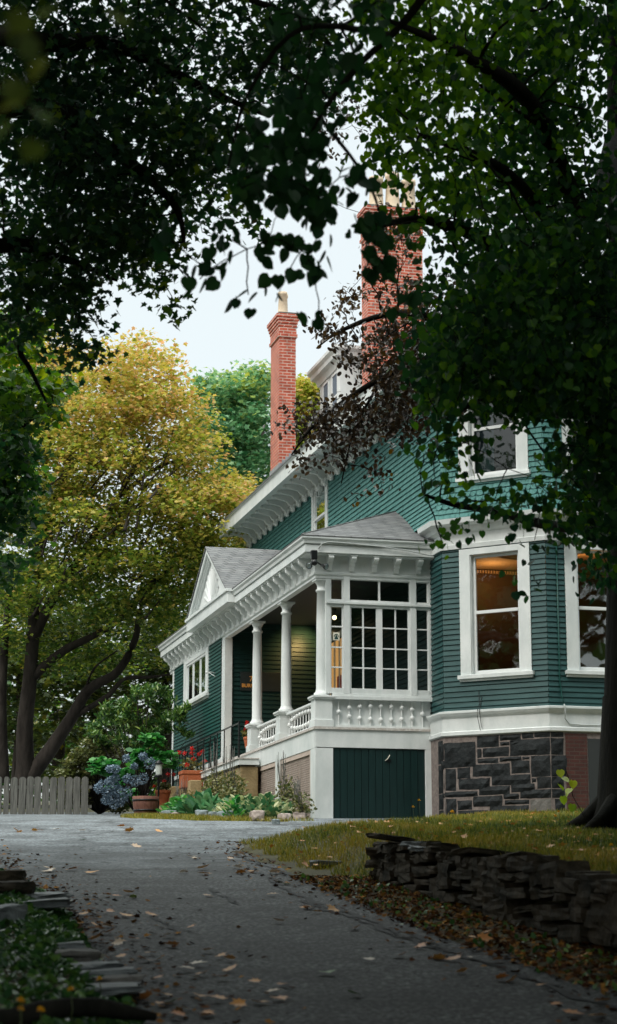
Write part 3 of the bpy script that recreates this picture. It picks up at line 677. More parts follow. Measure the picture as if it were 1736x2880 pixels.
b0 = bracket(FP, .42, 8.27, 8.62, .235, .075)
for k in range(1, 29):
    c = b0.copy(); COL.objects.link(c); c.location.y += .525 * k
for k in range(5): bracket(FG, .27 + .449 * k, 8.335, 8.62, .235, .10)
m = MB(); sl_ = .42
E1, E2, AP = (9.06, 36.165, 8.957), (11.86, 36.165, 8.957), (X1 - .005, 38.83, 10.08)
slab(m, [E1, E2, AP], .02, 'roof_shingle'); slab(m, [E1, AP, (X1 - .005, 52.33, 10.08), (9.06, 52.33, 8.957)], .02, 'roof_shingle')
m.tube([E1, AP], .02, 6, 'roof_shingle')
proof = m.build('porch_roof', house)
# gable over the entrance
gy, hw, gz0, gz1 = 45.08, 2.36, 8.98, 10.36
m = MB()
for sgn in (-1, 1): slab(m, [(8.95, gy, gz1), (13.0, gy, gz1), (13.0, gy + sgn * (hw + .08), gz0 - .045), (8.95, gy + sgn * (hw + .08), gz0 - .045)], .03, 'roof_shingle')
gb = m.build('gable', house)
m = MB()
for sgn in (-1, 1):
    for (xa, xb, d, t) in ((8.98, 9.2, .035, .13), (9.03, 9.2, .165, .07), (9.06, 9.2, .235, .05)):
        pa = [(gy, gz1 - d), (gy + sgn * hw, gz0 - d + .01), (gy + sgn * hw, gz0 - d - t), (gy, gz1 - d - t)]
        m.add([(x, y, z) for x in (xa, xb) for y, z in pa], [(0, 1, 2, 3), (7, 6, 5, 4), (0, 4, 5, 1), (1, 5, 6, 2), (2, 6, 7, 3), (3, 7, 4, 0)])
m.bx(8.97, 9.2, gy - hw - .1, gy + hw - .02, 8.66, 8.90); m.bx(8.93, 9.2, gy - hw - .14, gy + hw + .02, 8.901, 8.965)
m.build('raking_cornice', gb, .004, 'white')
m = MB(); m.quad((9.12, gy, gz1 - .1), (9.12, gy - hw, gz0 - .1), (9.12, gy + hw, gz0 - .1)); m.build('tympanum', gb, 0, 'white_plain')
m = MB()
for i in range(13):
    a = math.pi * (i + .5) / 13; c0 = Vector((9.105, gy, gz0 - .01)); l = .95
    for q in (-.07, .07):
        d0 = Vector((0, math.cos(a), math.sin(a))); d1 = Vector((0, math.cos(a + q), math.sin(a + q)))
        m.quad(c0 + d0 * .16 + Vector((-.012, 0, 0)), c0 + d0 * l * .9 + Vector((-.016, 0, 0)), c0 + d1 * l * .9 + Vector((.012, 0, 0)), c0 + d1 * .14 + Vector((.012, 0, 0)))
m.build('sunburst', gb, 0, 'white_plain')
# room at the far end of the porch ---------------------------------------------
m = MB(); clap(m, FP, 8.74, 14.75, 5.42, 8.25, .085, 'teal_side', [(10.24, 13.25, 7.1, 8.25)])
m.build('clapboard_wall', house)
m = MB(); clap(m, Fr((X0 + .18, 44.97), (1, 0), (0, -1)), 0, 2.14, 5.33, 8.6, .104, 'teal_porch_shade'); m.build('clapboard_wall', house)
m = MB(); m.bx(X0 - .03, X0 + .12, 51.25, 51.42, 4.2, 8.2); m.box(FP, 8.75, 14.74, -.05, .03, 5.331, 5.425); m.build('corner_board', house, .004, 'white')
m = MB(); m.bx(X0 + .01, X0 + .04, 44.98, 51.25, 3.6, 5.33); m.bx(9.4, 11.7, 51.3, 51.4, 3.6, 8.6); m.bx(10.2, 10.25, 45.1, 51.2, 5.4, 8.5); m.build('base_wall', house, 0, 'teal_side')
# entrance door with lit panes, on the long wall under the porch
m = MB(); m.box(FS, 6.2, 6.36, 0, .05, 5.34, 8.2); m.box(FS, 7.74, 7.9, 0, .05, 5.34, 8.2); m.box(FS, 6.361, 7.739, 0, .05, 8.06, 8.2)
dr = m.build('door_frame', house, .004, 'white')
m = MB(); m.box(FS, 6.37, 7.73, -.08, -.02, 5.34, 8.05, 'amber_lit'); m.box(FS, 6.5, 7.1, -.019, -.01, 6.2, 7.2, 'red_curtain')
for q in (6.37, 6.82, 7.25, 7.66): m.box(FS, q, q + .07, -.02, .01, 5.34, 8.05, 'white_plain')
m.build('glazed_door', dr)
# upper eave ---------------------------------------------------------------------
up_ = [(X1, 53.1), PA, PB, PC, PD]
m = MB(); sweep(m, up_, [(-.02, 12.221), (.76, 12.221), (.76, 12.17), (.80, 12.17), (.80, 12.47), (.84, 12.50), (.84, 12.53), (-.02, 12.53)], side=-1)
m.build('eave', house, 0, 'white')
m = MB(); sweep(m, up_, [(0, 11.93), (.03, 11.93), (.05, 11.96), (.05, 12.22), (0, 12.22)], side=-1); m.build('frieze', house, 0, 'white')
def ubr(fr, s):
    m = MB(); z0, z1 = 11.86, 12.22
    pf = [(.05, .0), (.10, 0), (.13, .03), (.15, .10), (.22, .15), (.26, .21), (.40, .24), (.52, .27), (.57, .30), (.57, .36), (.05, .36)]
    m.extr(pf, lambda p, q, t: fr(t, p + .001, z0 + q), s - .045, s + .045)
    m.ball(fr(s, .60, 12.165), .045, None, 8, 6); m.box(fr, s - .13, s + .13, .051, .09, 11.93, 12.0); m.box(fr, s - .09, s + .09, .051, .10, 11.82, 11.93); m.box(fr, s - .15, s + .15, .051, .085, 12.06, 12.12)
    return m.build('bracket', house, .006, 'white')
u0 = ubr(FS, -.2)
for k in range(1, 27): c = u0.copy(); COL.objects.link(c); c.location.y += .62 * k
for fr in (FD, FF):
    for k in range(4): ubr(fr, .2 + .58 * k)
# main roof, dormer and chimneys ------------------------------------------------
m = MB(); z0, z1 = 12.535, 16.0
e, f_, r1, r2, e2, f2 = (10.88, 35.2, z0), (10.88, 53.15, z0), (14.35, 39.0, z1), (14.35, 53.15, z1), (17.8, 35.2, z0), (17.8, 53.15, z0)
for q in ([e, r1, r2, f_], [e2, f2, r2, r1], [e, e2, r1], [f_, r2, f2]): slab(m, q, .03, 'roof_shingle')
oc = [(11.40, 35.42), (12.95, 33.45), (15.7, 33.45), (17.7, 35.42)]
for i in range(3): slab(m, [(*oc[i], z0), (*oc[i + 1], z0), (14.3, 38.0, 14.6)], .02, 'roof_shingle')
m.build('main_roof', house)
m = MB(); m.bx(13.0, 15.2, 47.73, 49.93, 13.9, 15.92, 'white'); m.bx(12.93, 15.25, 47.66, 47.9, 13.9, 15.91, 'white')
sweep(m, [(15.2, 49.95), (13.0, 49.95), (13.0, 47.7), (15.2, 47.7)], [(0, 15.80), (.05, 15.80), (.08, 15.9), (.10, 15.95), (.20, 16.0), (.22, 16.1), (.29, 16.18), (.29, 16.26), (-.4, 16.45), (-.4, 15.8)], 'white', side=-1)
dm = m.build('dormer', house)
FDo = Fr((13.0, 47.73), (0, 1), (-1, 0))
for a in (.30, 1.22):
    m = MB(); m.box(FDo, a, a + .06, 0, .03, 14.5, 15.76); m.box(FDo, a + .54, a + .6, 0, .03, 14.5, 15.76); m.box(FDo, a + .061, a + .539, 0, .03, 15.70, 15.76); m.box(FDo, a + .061, a + .539, 0, .03, 15.08, 15.13)
    wn = m.build('window', dm, 0, 'white_plain')
    m = MB(); m.quad(FDo(a + .06, .008, 14.5), FDo(a + .54, .008, 14.5), FDo(a + .54, .008, 15.7), FDo(a + .06, .008, 15.7)); m.build('dormer_pane', dm, 0, 'curtain_blue')
def chimney(x0, x1, y0, y1, z0, zt, pots, cor):
    m = MB(); m.bx(x0, x1, y0, y1, z0, zt - cor, 'brick'); z = zt - cor
    steps = [(.035, .09), (.02, .25 * cor)]
    m.bx(x0 - .04, x1 + .04, y0 - .04, y1 + .04, z, z + .085, 'brick'); m.bx(x0 - .015, x1 + .015, y0 - .015, y1 + .015, z + .085, zt - .33, 'brick')
    for i in range(4): o_ = .03 + .022 * i; m.bx(x0 - o_, x1 + o_, y0 - o_, y1 + o_, zt - .33 + i * .082, zt - .33 + (i + 1) * .082, 'brick')
    m.bx(x0 - .03, x1 + .03, y0 - .03, y1 + .03, zt, zt + .06, 'stone_grey')
    ch = m.build('chimney', house)
    for (px_, py_, ph, pr_) in pots:
        m = MB(); m.lathe((px_, py_, zt + .06), [(pr_ * 1.1, 0), (pr_, .06), (pr_ * .82, ph * .85), (pr_ * .98, ph * .88), (pr_ * .98, ph), (pr_ * .7, ph), (pr_ * .65, ph * .6)], 8, 'pot_buff'); m.build('chimney_pot', ch)
    return ch
c1 = chimney(11.66, 12.10, 49.0, 50.0, 12.6, 17.46, [(11.80, 49.25, .62, .13), (11.93, 49.7, .72, .13)], .62)
m = MB()
for i in range(5): m.bx(11.64 + i * .09, 11.74 + i * .09, 48.985, 48.999, 12.7, 13.42 + i * .09, 'lead')
m.bx(11.64, 11.66, 48.99, 50.02, 12.7, 13.40, 'lead'); m.build('flashing', c1)
chimney(13.4, 14.86, 46.6, 47.2, 14.0, 19.75, [(13.72, 46.9, .85, .2), (14.16, 46.9, 1.0, .2), (14.6, 46.9, .85, .2)], .8)
# cable along the porch fascia and down the bay, worn patch
m = MB()
m.tube([(9.40, 36.222, 8.70), (9.46, 36.20, 8.80), (9.6, 36.20, 8.84), (9.9, 36.20, 8.83), (10.6, 36.20, 8.80), (11.2, 36.20, 8.74), (11.6, 36.19, 8.67), (11.78, 36.19, 8.68), (11.85, 36.19, 8.80)], .012, 6)
m.build('cable', house, 0, 'cable')
m = MB(); m.tube([FF(.21, .035, 8.7), FF(.21, .035, 6.1), FF(.235, .05, 5.75), FF(.245, .12, 5.62)], .013, 6); m.build('conduit', house, 0, 'teal_side')
m = MB(); m.tube([FF(.246, .13, 5.61), FF(.25, .15, 5.58), FF(.26, .15, 5.45), FF(.27, .09, 5.35), FF(.36, .08, 5.26), FF(.6, .08, 5.245), FF(1.1, .08, 5.245)], .012, 6); m.build('cable', house, 0, 'cable')
m = MB(); m.tube([FD(.73, .03, 5.95), FD(.74, .03, 5.7), FD(.76, .16, 5.57), FD(.76, .16, 5.45), FD(.78, .09, 5.2)], .006, 5); m.tube([FD(.79, .03, 5.85), FD(.77, .03, 5.7), FD(.80, .16, 5.55), FD(.81, .09, 5.25)], .006, 5); m.build('cable', house, 0, 'iron')
# lights of the house --------------------------------------------------------------
def lamp(name, loc, en, col, rad=.12):
    l = bpy.data.lights.new(name, 'POINT'); l.energy = en; l.color = col; l.shadow_soft_size = rad
    o = bpy.data.objects.new(name, l); link(o); o.location = loc; return o
lamp('room_light', (13.5, 37.9, 8.55), 11, (1, .62, .28), .2)
lamp('room_light', (14.9, 36.4, 8.6), 7, (1, .55, .22), .15)
lt = empty('ceiling_lantern', (11.56, 44.3, 8.5), 'lit porch lantern behind the corner column', 'lantern')
m = MB(); m.lathe((11.56, 44.3, 8.42), [(.05, .13), (.05, .10), (.02, .09), (.02, .02)], 12, 'iron'); m.build('mount', lt)
m = MB(); m.ball((11.56, 44.3, 8.34), .06, 'lamp_glow', 14, 8); m.build('globe', lt)
sp = bpy.data.lights.new('porch_light', 'SPOT'); sp.energy = 42; sp.color = (1, .66, .25); sp.spot_size = R(105); sp.spot_blend = .7; sp.shadow_soft_size = .05
spo = bpy.data.objects.new('porch_light', sp); link(spo); spo.location = (11.3, 44.35, 8.42); spo.rotation_euler = (Vector((11.3, 44.35, 8.42)) - Vector((11.2, 44.97, 7.95))).to_track_quat('Z', 'Y').to_euler()
g2 = empty('ceiling_lantern', (11.35, 42.35, 8.5), 'lit porch lantern seen through the narrow pane beside the corner column', 'lantern')
m = MB(); m.lathe((11.35, 42.35, 8.42), [(.05, .13), (.05, .10), (.02, .09), (.02, .02)], 12, 'iron'); m.build('mount', g2)
m = MB(); m.ball((11.35, 42.35, 8.36), .05, 'lamp_glow', 14, 8); m.build('globe', g2)
# things fixed to the house ------------------------------------------------------------
def flood(name, loc, d, label):
    e_ = empty(name, loc, label, 'floodlight'); x, y, z = loc
    m = MB(); m.bx(x - .06, x + .06, y - .05, y + .05, z - .04, z + .14, 'black_plastic'); m.ball((x, y - .03, z - .10), .065, 'black_plastic'); m.build('sensor_body', e_, .012)
    for q in (-.05, .15):
        m = MB(); p = Vector((x + q * d[0], y + q * d[1], z - .14)); a = Vector((d[0] * .55 * (1 if q > 0 else -1), -.75, -.35)).normalized()
        m.tube([Vector((x, y, z - .05)), p], .014, 6, 'black_plastic'); m.tube([p, p + a * .05, p + a * .10, p + a * .13], [.025, .035, .06, .065], 12, 'black_plastic'); m.tube([p + a * .131, p + a * .134], [.055, .05], 12, 'lens'); m.build('lamp_head', e_)
flood('security_light', (9.30, 36.20, 8.52), (1, 0), 'black twin floodlight under the corner of the porch eave')
flood('security_light', (13.53, 34.10, 8.78), (1, 0), 'black twin floodlight on the bay frieze, between its two lower windows')
sg = empty('house_sign', (10.2, 44.93, 7.25), 'dark house name board with gilt number and lettering behind the third column', 'sign')
m = MB(); m.bx(9.78, 10.75, 44.925, 44.945, 6.98, 7.42, 'sign_board'); m.build('board', sg, .004)
def text(body, size, loc, name, parent):
    cu = bpy.data.curves.new(name, 'FONT'); cu.body = body; cu.size = size; cu.extrude = .003; cu.offset = .0015; cu.materials.append(MATS['gold'])
    tmp = bpy.data.objects.new('tmp', cu); me = bpy.data.meshes.new_from_object(tmp); bpy.data.objects.remove(tmp)
    o = bpy.data.objects.new(name, me); link(o); o.parent = parent; o.location = Vector(loc) - parent.location; o.rotation_euler = (R(90), 0, 0); return o
text('7', .17, (9.99, 44.918, 7.20), 'house_number', sg); text('BURN-', .115, (9.81, 44.918, 7.06), 'name_lettering', sg)
em = empty('window_emblem', (9.84, 36.57, 7.06), 'small square notice with a dark arched triangle, in the narrow porch pane', 'notice')
m = MB(); m.bx(9.775, 9.90, 36.570, 36.573, 7.0, 7.15, 'cream'); m.build('card', em)
m = MB(); y_ = 36.566
m.add([(9.838 + .05 * math.cos(a), y_, 7.06 + .062 * math.sin(a)) for a in [math.pi * i / 10 for i in range(11)]] + [(9.838 + .037 * math.cos(a), y_, 7.06 + .047 * math.sin(a)) for a in [math.pi * i / 10 for i in range(11)]], [(i, i + 1, 12 + i, 11 + i) for i in range(10)])
m.quad((9.795, y_, 7.02), (9.88, y_, 7.02), (9.845, y_, 7.10), (9.83, y_, 7.10)); m.build('emblem', em, 0, 'emblem_green')
wh = empty('wall_fitting', (9.38, 45.75, 7.45), 'small pale metal arm on the clapboards beside the white pilaster', 'bracket')
m = MB(); m.tube([(9.39, 45.8, 7.47), (9.25, 45.75, 7.49), (9.15, 45.7, 7.47)], .014, 6, 'white_plain'); m.ball((9.13, 45.68, 7.47), .03, 'white_plain'); m.tube([(9.2, 45.7, 7.47), (9.3, 45.5, 7.36)], .008, 5, 'white_plain'); m.build('arm', wh)

# ------------------------------------------------------------------ garden things
rng = np.random.default_rng(11); rnd = random.Random(21)
def bed(px, X, dz=0):      # ground spot on the line X that the photo shows at column px
    t = (px - 868) / 5720.0; v = X / (t * math.cos(HEAD) + math.sin(HEAD)); u = t * v; return u, v
def rough_stone(m, c, sx_, sy_, sz_, ma, rot=0, tilt=(0, 0), jit=.12, seed=None, sub=2):
    import bmesh
    bm = bmesh.new(); bmesh.ops.create_cube(bm, size=1.0)
    bmesh.ops.subdivide_edges(bm, edges=bm.edges[:], cuts=sub, use_grid_fill=True)
    r = random.Random(seed if seed is not None else rnd.random())
    M = Matrix.Rotation(rot, 3, 'Z') @ Matrix.Rotation(tilt[0], 3, 'X') @ Matrix.Rotation(tilt[1], 3, 'Y')
    vs = []
    for v in bm.verts:
        p = v.co.copy(); l = max(abs(p.x), abs(p.y), abs(p.z)) * 2; q = sum(abs(abs(k) * 2 - 1) < .01 for k in p)
        p *= (1 - .02 * max(0, q - 1)); p = Vector((p.x * (1 + r.uniform(-jit, jit)), p.y * (1 + r.uniform(-jit, jit)), p.z * (1 + r.uniform(-jit, jit))))
        p = Vector((p.x * sx_, p.y * sy_, p.z * sz_)); vs.append(M @ p + Vector(c))
    m.add(vs, [tuple(v.index for v in f.verts) for f in bm.faces], ma); bm.free()
# dry stone retaining wall along the right of the drive
wall = empty('dry_stone_wall', ground(.9, 20), 'long low dark dry-stone wall holding back the lawn beside the drive', 'wall')
wl = np.array([np.array([np.interp(v, WV, WU), v]) for v in np.arange(21.45, 3, -.05)])
seg = np.linalg.norm(np.diff(wl, axis=0), axis=1); cum = np.concatenate([[0], np.cumsum(seg)])
def wpt(s): return float(np.interp(s, cum, wl[:, 0])), float(np.interp(s, cum, wl[:, 1]))
m = MB(); s = 0; TOT = cum[-1]
level = 0
for course in range(6):
    s = -.1
    while s < TOT:
        ln = rnd.uniform(.2, .62) * (1 if course % 3 else 1.25); u, v = wpt(s + ln / 2); base = float(G(v)) - .08; top = 2.45 + .079 * (v - 21.5) + .02
        hgt = (top - base); th = hgt / 5.3
        z = base + th * course + th / 2 + .035 * math.sin(s * 1.9 + course)
        if course == 5: z -= .02
        if z < top + .05:
            u2, v2 = wpt(min(TOT, s + ln)); u1, v1 = wpt(max(0, s)); yaw = math.atan2(-(v2 - v1), -(u2 - u1)) - HEAD
            p = uv(u + .05 + rnd.uniform(-.05, .03) + .02 * course / 3, v, z)
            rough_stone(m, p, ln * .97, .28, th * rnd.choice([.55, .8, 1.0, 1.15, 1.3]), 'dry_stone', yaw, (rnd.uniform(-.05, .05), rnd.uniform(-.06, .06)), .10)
        s += ln
for k in range(7):           # rounded end of the wall towards the house
    for j in range(3):
        rough_stone(m, uv(.88 + j * .2 + rnd.uniform(-.05, .05), 21.5 + rnd.uniform(-.05, .12), float(G(21.5)) + .0 + k * .062), .34, .34, .09, 'dry_stone', rnd.uniform(0, 3), (0, 0), .14)
m.build('stonework', wall)
for (px, py, l, ma) in ((1090, 2352, .42, 'dry_stone'), (1180, 2372, .34, 'slate'), (1215, 2388, .44, 'slate'), (1350, 2396, .5, 'dry_stone'), (1480, 2410, .45, 'dry_stone')):
    d = FW * FPX + RT * (px - 868) - UP * (py - 1440)
    s_ = np.interp(px, [1050, 1736], [21.3, 14.5]); q = EYE + d * (s_ / (d.x * math.sin(HEAD) + d.y * math.cos(HEAD)))
    m = MB(); rough_stone(m, (q.x + .03, q.y, q.z - .015), l, .3, .05, ma, rnd.uniform(.2, .6) , (rnd.uniform(-.1, .1), rnd.uniform(-.12, .12)), .1); m.build('cap_stone', wall, .006)
# flat stones edging the left of the drive
lab = ['thin pale slate slab on the left drive edge, tip pointing at the road', 'long pale slab lying across the left drive edge', 'grey slab half buried in the left bank', 'small pale flat stone at the head of the lower stone row', 'brown-grey flat stone behind the pale slabs', 'narrow pale slab above the widest slab', 'wide pale slab carrying an orange leaf', 'dark slab tucked under the wide pale one', 'thin bluish slab nearest the camera on the left edge', 'upper dark slab at the left frame edge', 'brown upper stone against the left frame edge']
fl = [(105, 2505, .55, .05, 'slate', .4), (110, 2522, .62, .045, 'slate', .15), (15, 2550, .30, .10, 'slate', .6), (195, 2638, .26, .04, 'slate', .2), (205, 2662, .36, .05, 'stone_grey', .3), (250, 2694, .38, .04, 'slate', .5), (300, 2714, .40, .05, 'slate', .1), (335, 2733, .34, .045, 'stone_grey', .2), (310, 2754, .46, .035, 'slate', .05), (20, 2478, .5, .08, 'dry_stone', .3), (10, 2452, .45, .10, 'dry_stone', .2)]
for (px, py, l, t, ma, r_), lb in zip(fl, lab):
    u, v = hit(px, py, .12); p = ground(u, v)
    e_ = MB(); rough_stone(e_, (0, 0, 0), l * .85, l * .9, t * 1.5, ma, r_ - .2, (.03, -.05), .2, seed=px)
    o = e_.build('edging_stone', None, .008); o.location = (p.x, p.y, p.z + .06); tag(o, lb, 'stone', 'flat stones edging the left of the drive')
u, v = hit(105, 2775, .2); p = ground(u, v)
m = MB(); pts = [p + Vector((x, x * .25, .12 + .03 * math.sin(x * 7))) for x in np.linspace(-.6, .62, 9)]; m.tube([q - Vector((0, 0, .05)) for q in pts], [.05, .055, .062, .05, .06, .048, .05, .04, .02], 7, 'bark')
o = m.build('fallen_branch'); tag(o, 'thick dark fallen branch lying in the greenery at the bottom left', 'branch')
# border rocks
rk = [(470, 2286, .34, .12, 'rock_blue', 'pale flat rock left of the hostas, nearest the barrel'), (500, 2294, .3, .1, 'rock_pink', 'low whitish rock beside the first pale border rock'), (565, 2302, .34, .14, 'rock_blue', 'rounded grey rock in front of the blue-green hosta'), (598, 2306, .26, .12, 'rock_blue', 'dark bluish rock in the middle of the border'), (632, 2305, .28, .14, 'rock_blue', 'blue-grey wedge rock under the variegated hosta'), (722, 2302, .32, .16, 'rock_pink', 'large pinkish rock in the border, right of the variegated hosta'), (775, 2308, .16, .08, 'rock_blue', 'small grey stone between the two pink rocks'), (800, 2306, .22, .1, 'rock_pink', 'smaller pinkish rock before the lattice'), (845, 2305, .32, .11, 'rock_pink', 'long pink rock next to the white corner post')]
for px, py, l, hgt, ma, lb in rk:
    u, v = bed(px, 7.6 if px < 700 else 7.9 if px < 790 else 8.5 if px < 830 else 8.9); p = ground(u, v); m = MB(); rough_stone(m, (0, 0, 0), l * .75, l * 1.2, hgt * 1.3, ma, rnd.uniform(-.5, .5), (0, 0), .2, sub=3)
    o = m.build('border_rock'); o.location = (p.x, p.y, p.z + hgt * .45); s_ = o.modifiers.new('s', 'SUBSURF'); s_.levels = s_.render_levels = 1; tag(o, lb, 'rock', 'rocks edging the flower bed')
u, v = hit(925 * .965 + 30, 2455); 
for (px, py, l) in ((925, 2436, .4),):
    u, v = hit(px, py); p = ground(u, v); m = MB(); rough_stone(m, (0, 0, 0), l, .3, .07, 'slate', .2, (0, .05), .15); o = m.build('edging_stone', None, .01); o.location = p + Vector((0, 0, .02)); tag(o, 'lone pale flat stone on the grass tip left of the stone wall', 'stone')
# sandstone steps and walkway with iron railing
st = empty('stone_steps', (9.0, 45, 4.2), 'tan sandstone steps and landing below the porch entrance', 'steps')
m = MB(); m.bx(8.98, 9.36, 41.15, 45.1, 3.4, 4.93, 'sandstone'); m.build('landing_block', st, .02)
m = MB(); m.bx(8.93, 9.37, 41.1, 47.4, 4.96, 5.08, 'white'); m.bx(8.90, 9.37, 41.08, 47.42, 5.08, 5.105, 'worn_edge'); m.bx(8.98, 9.36, 45.12, 47.3, 4.5, 4.955, 'white'); m.build('landing', st, .004)
for i in range(4): m = MB(); m.bx(8.45 - .0, 9.36, 47.45 + .38 * i, 47.85 + .38 * i, 3.6, 4.93 - .15 * i, 'sandstone'); m.build('step', st, .02)
m = MB(); m.extr([(44.9, 3.7), (50.2, 3.9), (50.2, 4.35), (48.6, 4.55), (45.4, 4.9), (44.9, 4.9)], lambda p, q, t: Vector((t, p, q)), 8.62, 8.9, 'sandstone'); m.build('flank_wall', st, .02)
def railing(x, ya, yb, z0, z1, n, label, ycol):
    r = empty('iron_railing', (x, ya, z0), label, 'railing')
    m = MB(); m.bx(x - .012, x + .012, ya, yb, z1 - .02, z1 + .005, 'iron'); m.build('top_rail', r)
    for i in range(n):
        y = ya + (yb - ya) * i / (n - 1); m = MB(); q = .018 if i in (0, n - 1) else .011
        m.bx(x - q, x + q, y - q, y + q, z0 - (.1 if y < 47.4 else .25), z1 + (.03 if i in (0, n - 1) else -.021), 'iron'); m.build('picket', r)
    return r
railing(8.96, 41.25, 49.6, 5.0, 5.86, 12, 'black iron railing with upright bars along the outer edge of the landing', None)
railing(9.33, 45.6, 51.0, 5.1, 5.92, 9, 'second black iron railing, against the clapboards behind the outer one', None)
# pots
def pot(px, py, X, r, hgt, label, square=False):
    d = FW * FPX + RT * (px - 868) - UP * (py - 1440); q = EYE + d * (X / d.x)
    e_ = empty('terracotta_pot', q, label, 'flowerpot', 'terracotta geranium pots'); m = MB()
    if square: m.bx(q.x - r, q.x + r, q.y - r, q.y + r, q.z, q.z + hgt * .8); m.build('body', e_, .02, 'terracotta'); m = MB(); m.bx(q.x - r * 1.08, q.x + r * 1.08, q.y - r * 1.08, q.y + r * 1.08, q.z + hgt * .78, q.z + hgt); m.build('rim', e_, .015, 'terracotta')
    else:
        m.lathe(q, [(r * .62, 0), (r * .9, hgt * .8)], 24, 'terracotta'); m.build('body', e_)
        m = MB(); m.lathe(q, [(r * .97, hgt * .78), (r, hgt * .79), (r, hgt), (r * .88, hgt), (r * .86, hgt * .9)], 24, 'terracotta'); m.lathe(q, [(.01, hgt * .92), (r * .87, hgt * .92)], 24, 'soil'); m.build('rim', e_)
    return q
def geranium(q, r, hgt, heads, label):
    e_ = empty('geranium', (q.x, q.y, q.z + hgt * .92), label, 'plant', 'red geraniums in pots')
    c = Vector((q.x, q.y, q.z + hgt)); n = 90
    leaves('foliage', T_HEART, blob(rng, c + Vector((0, 0, r * .5)), (r * 1.1, r * 1.1, r * .6), n), rng.uniform(.05, .09, n), 'weed_leaf' if heads % 2 else 'hydrangea_leaf', e_, el=(-20, 50), rng=rng)
    ms = MB()
    for k in range(heads):
        h = c + Vector((rnd.uniform(-1.3, 1.3) * r, rnd.uniform(-1, .6) * r, rnd.uniform(.5, 2.1) * r)); ms.tube([c, (c + h) / 2 + Vector((0, 0, .02)), h], .005, 5, 'weed_leaf')
        leaves('flower_head', T_OVAL, blob(rng, h, (.05, .05, .04), 45), .035, 'geranium_petal', e_, el=(-60, 80), rng=rng)
    ms.build('stems', e_)
P1 = pot(458, 2266, 8.3, .19, .36, 'small terracotta pot between the wooden barrel and the railing'); geranium(P1, .18, .36, 5, 'sparse red geranium in the pot next to the wooden barrel')
P2 = pot(538, 2218, 8.75, .24, .40, 'big square terracotta planter seen through the iron railing', True); geranium(P2, .26, .40, 9, 'dense red geranium with tall stems behind the iron railing')
P3 = pot(658, 2143, 9.7, .17, .27, 'bright orange terracotta pot on the porch floor by the white pilaster'); geranium(P3, .19, .27, 6, 'red geranium drooping from the orange pot on the porch')
P4 = pot(700, 2104, 9.85, .13, .25, 'terracotta pot half hidden behind the third pedestal'); geranium(P4, .15, .25, 5, 'red geranium peeping out beside the third pedestal')
# half barrel
v = 44.0; u = (404 - 868) / 5720 * v; bp = ground(u, v); bp.z += .03
e_ = empty('half_barrel', bp, 'weathered wooden half barrel standing at the edge of the gravel', 'planter')
m = MB(); m.lathe(bp, [(.24, 0), (.275, .2), (.295, .40), (.265, .40), (.26, .34), (.02, .33)], 22, 'barrel_wood'); m.build('staves', e_)
for z in (.08, .30): m = MB(); m.lathe(bp, [(.25 + z * .12, z), (.262 + z * .12, z), (.266 + z * .12, z + .035), (.25 + z * .12, z + .035)], 22, 'iron'); m.build('hoop', e_)
# shrubs ---------------------------------------------------------------------------
def shrub(name, label, cat, D, blobs, ma, tmpl, size, el=(-40, 40), base=None, group=None, roll=35, stems=True, tonek=None):
    b = at(*base, D); e_ = empty(name, b, label, cat, group); C = []; T = []; m = MB()
    for (px, py, rx, ry, dd, n) in blobs:
        c = at(px, py, D + dd); s_ = (D + dd) / FPX
        ncl = max(1, n // 45)
        cl = blob(rng, c, (rx * s_, rx * s_, ry * s_), ncl, .5)
        for q in cl:
            k = n // ncl; C.append(blob(rng, q, (.16, .16, .11), k, .5)); T.append(np.clip(rng.normal(.45, .22, k), 0, 1))
            if stems and rng.random() < .6: m.tube([b, (b + Vector(q)) / 2 + Vector((0, 0, .1)), Vector(q)], [.018, .012, .005], 5, 'bark_grey')
    C = np.concatenate(C); leaves('foliage', tmpl, C, rng.uniform(size * .7, size * 1.2, len(C)), ma, e_, el=el, rng=rng, tone=np.concatenate(T), roll=roll)
    if m.v: m.build('stems', e_)
    return e_
shrub('rhododendron', 'tall open rhododendron with glossy leaf rosettes beside the far house corner', 'shrub', 49, [(430, 1960, 60, 30, 0, 900), (350, 2010, 70, 35, 0, 900), (300, 2060, 60, 40, 1, 800), (440, 2040, 60, 50, 0, 1000), (500, 2000, 30, 60, -1, 350), (400, 2100, 80, 50, 0, 1400), (520, 2060, 20, 25, -1, 120)], 'rhodo_leaf', T_LONG, .15, el=(0, 70), base=(400, 2280))
shrub('dense_shrub', 'broad bronze-green shrub behind the blue hydrangea', 'shrub', 50.5, [(290, 2120, 90, 50, 0, 3000), (230, 2180, 70, 60, 0, 2600), (330, 2170, 100, 70, 1, 3000), (210, 2240, 60, 40, 0, 1600), (300, 2240, 90, 45, 1, 2500), (180, 2200, 25, 40, 0, 500)], 'weed_leaf', T_OVAL, .085, base=(280, 2290))
hy = shrub('hydrangea', 'hydrangea with bright green leaves and big blue flower balls above the barrel', 'shrub', 46.6, [(430, 2085, 40, 22, 0, 160), (390, 2120, 60, 25, 0, 260), (330, 2150, 60, 25, 0, 240), (440, 2130, 40, 35, 0, 200), (300, 2175, 50, 18, 0, 130), (375, 2175, 40, 22, 0, 120), (470, 2140, 28, 25, .2, 90), (350, 2230, 60, 35, 1, 160)], 'hydrangea_leaf', T_OVAL, .17, el=(-30, 25), base=(380, 2285))
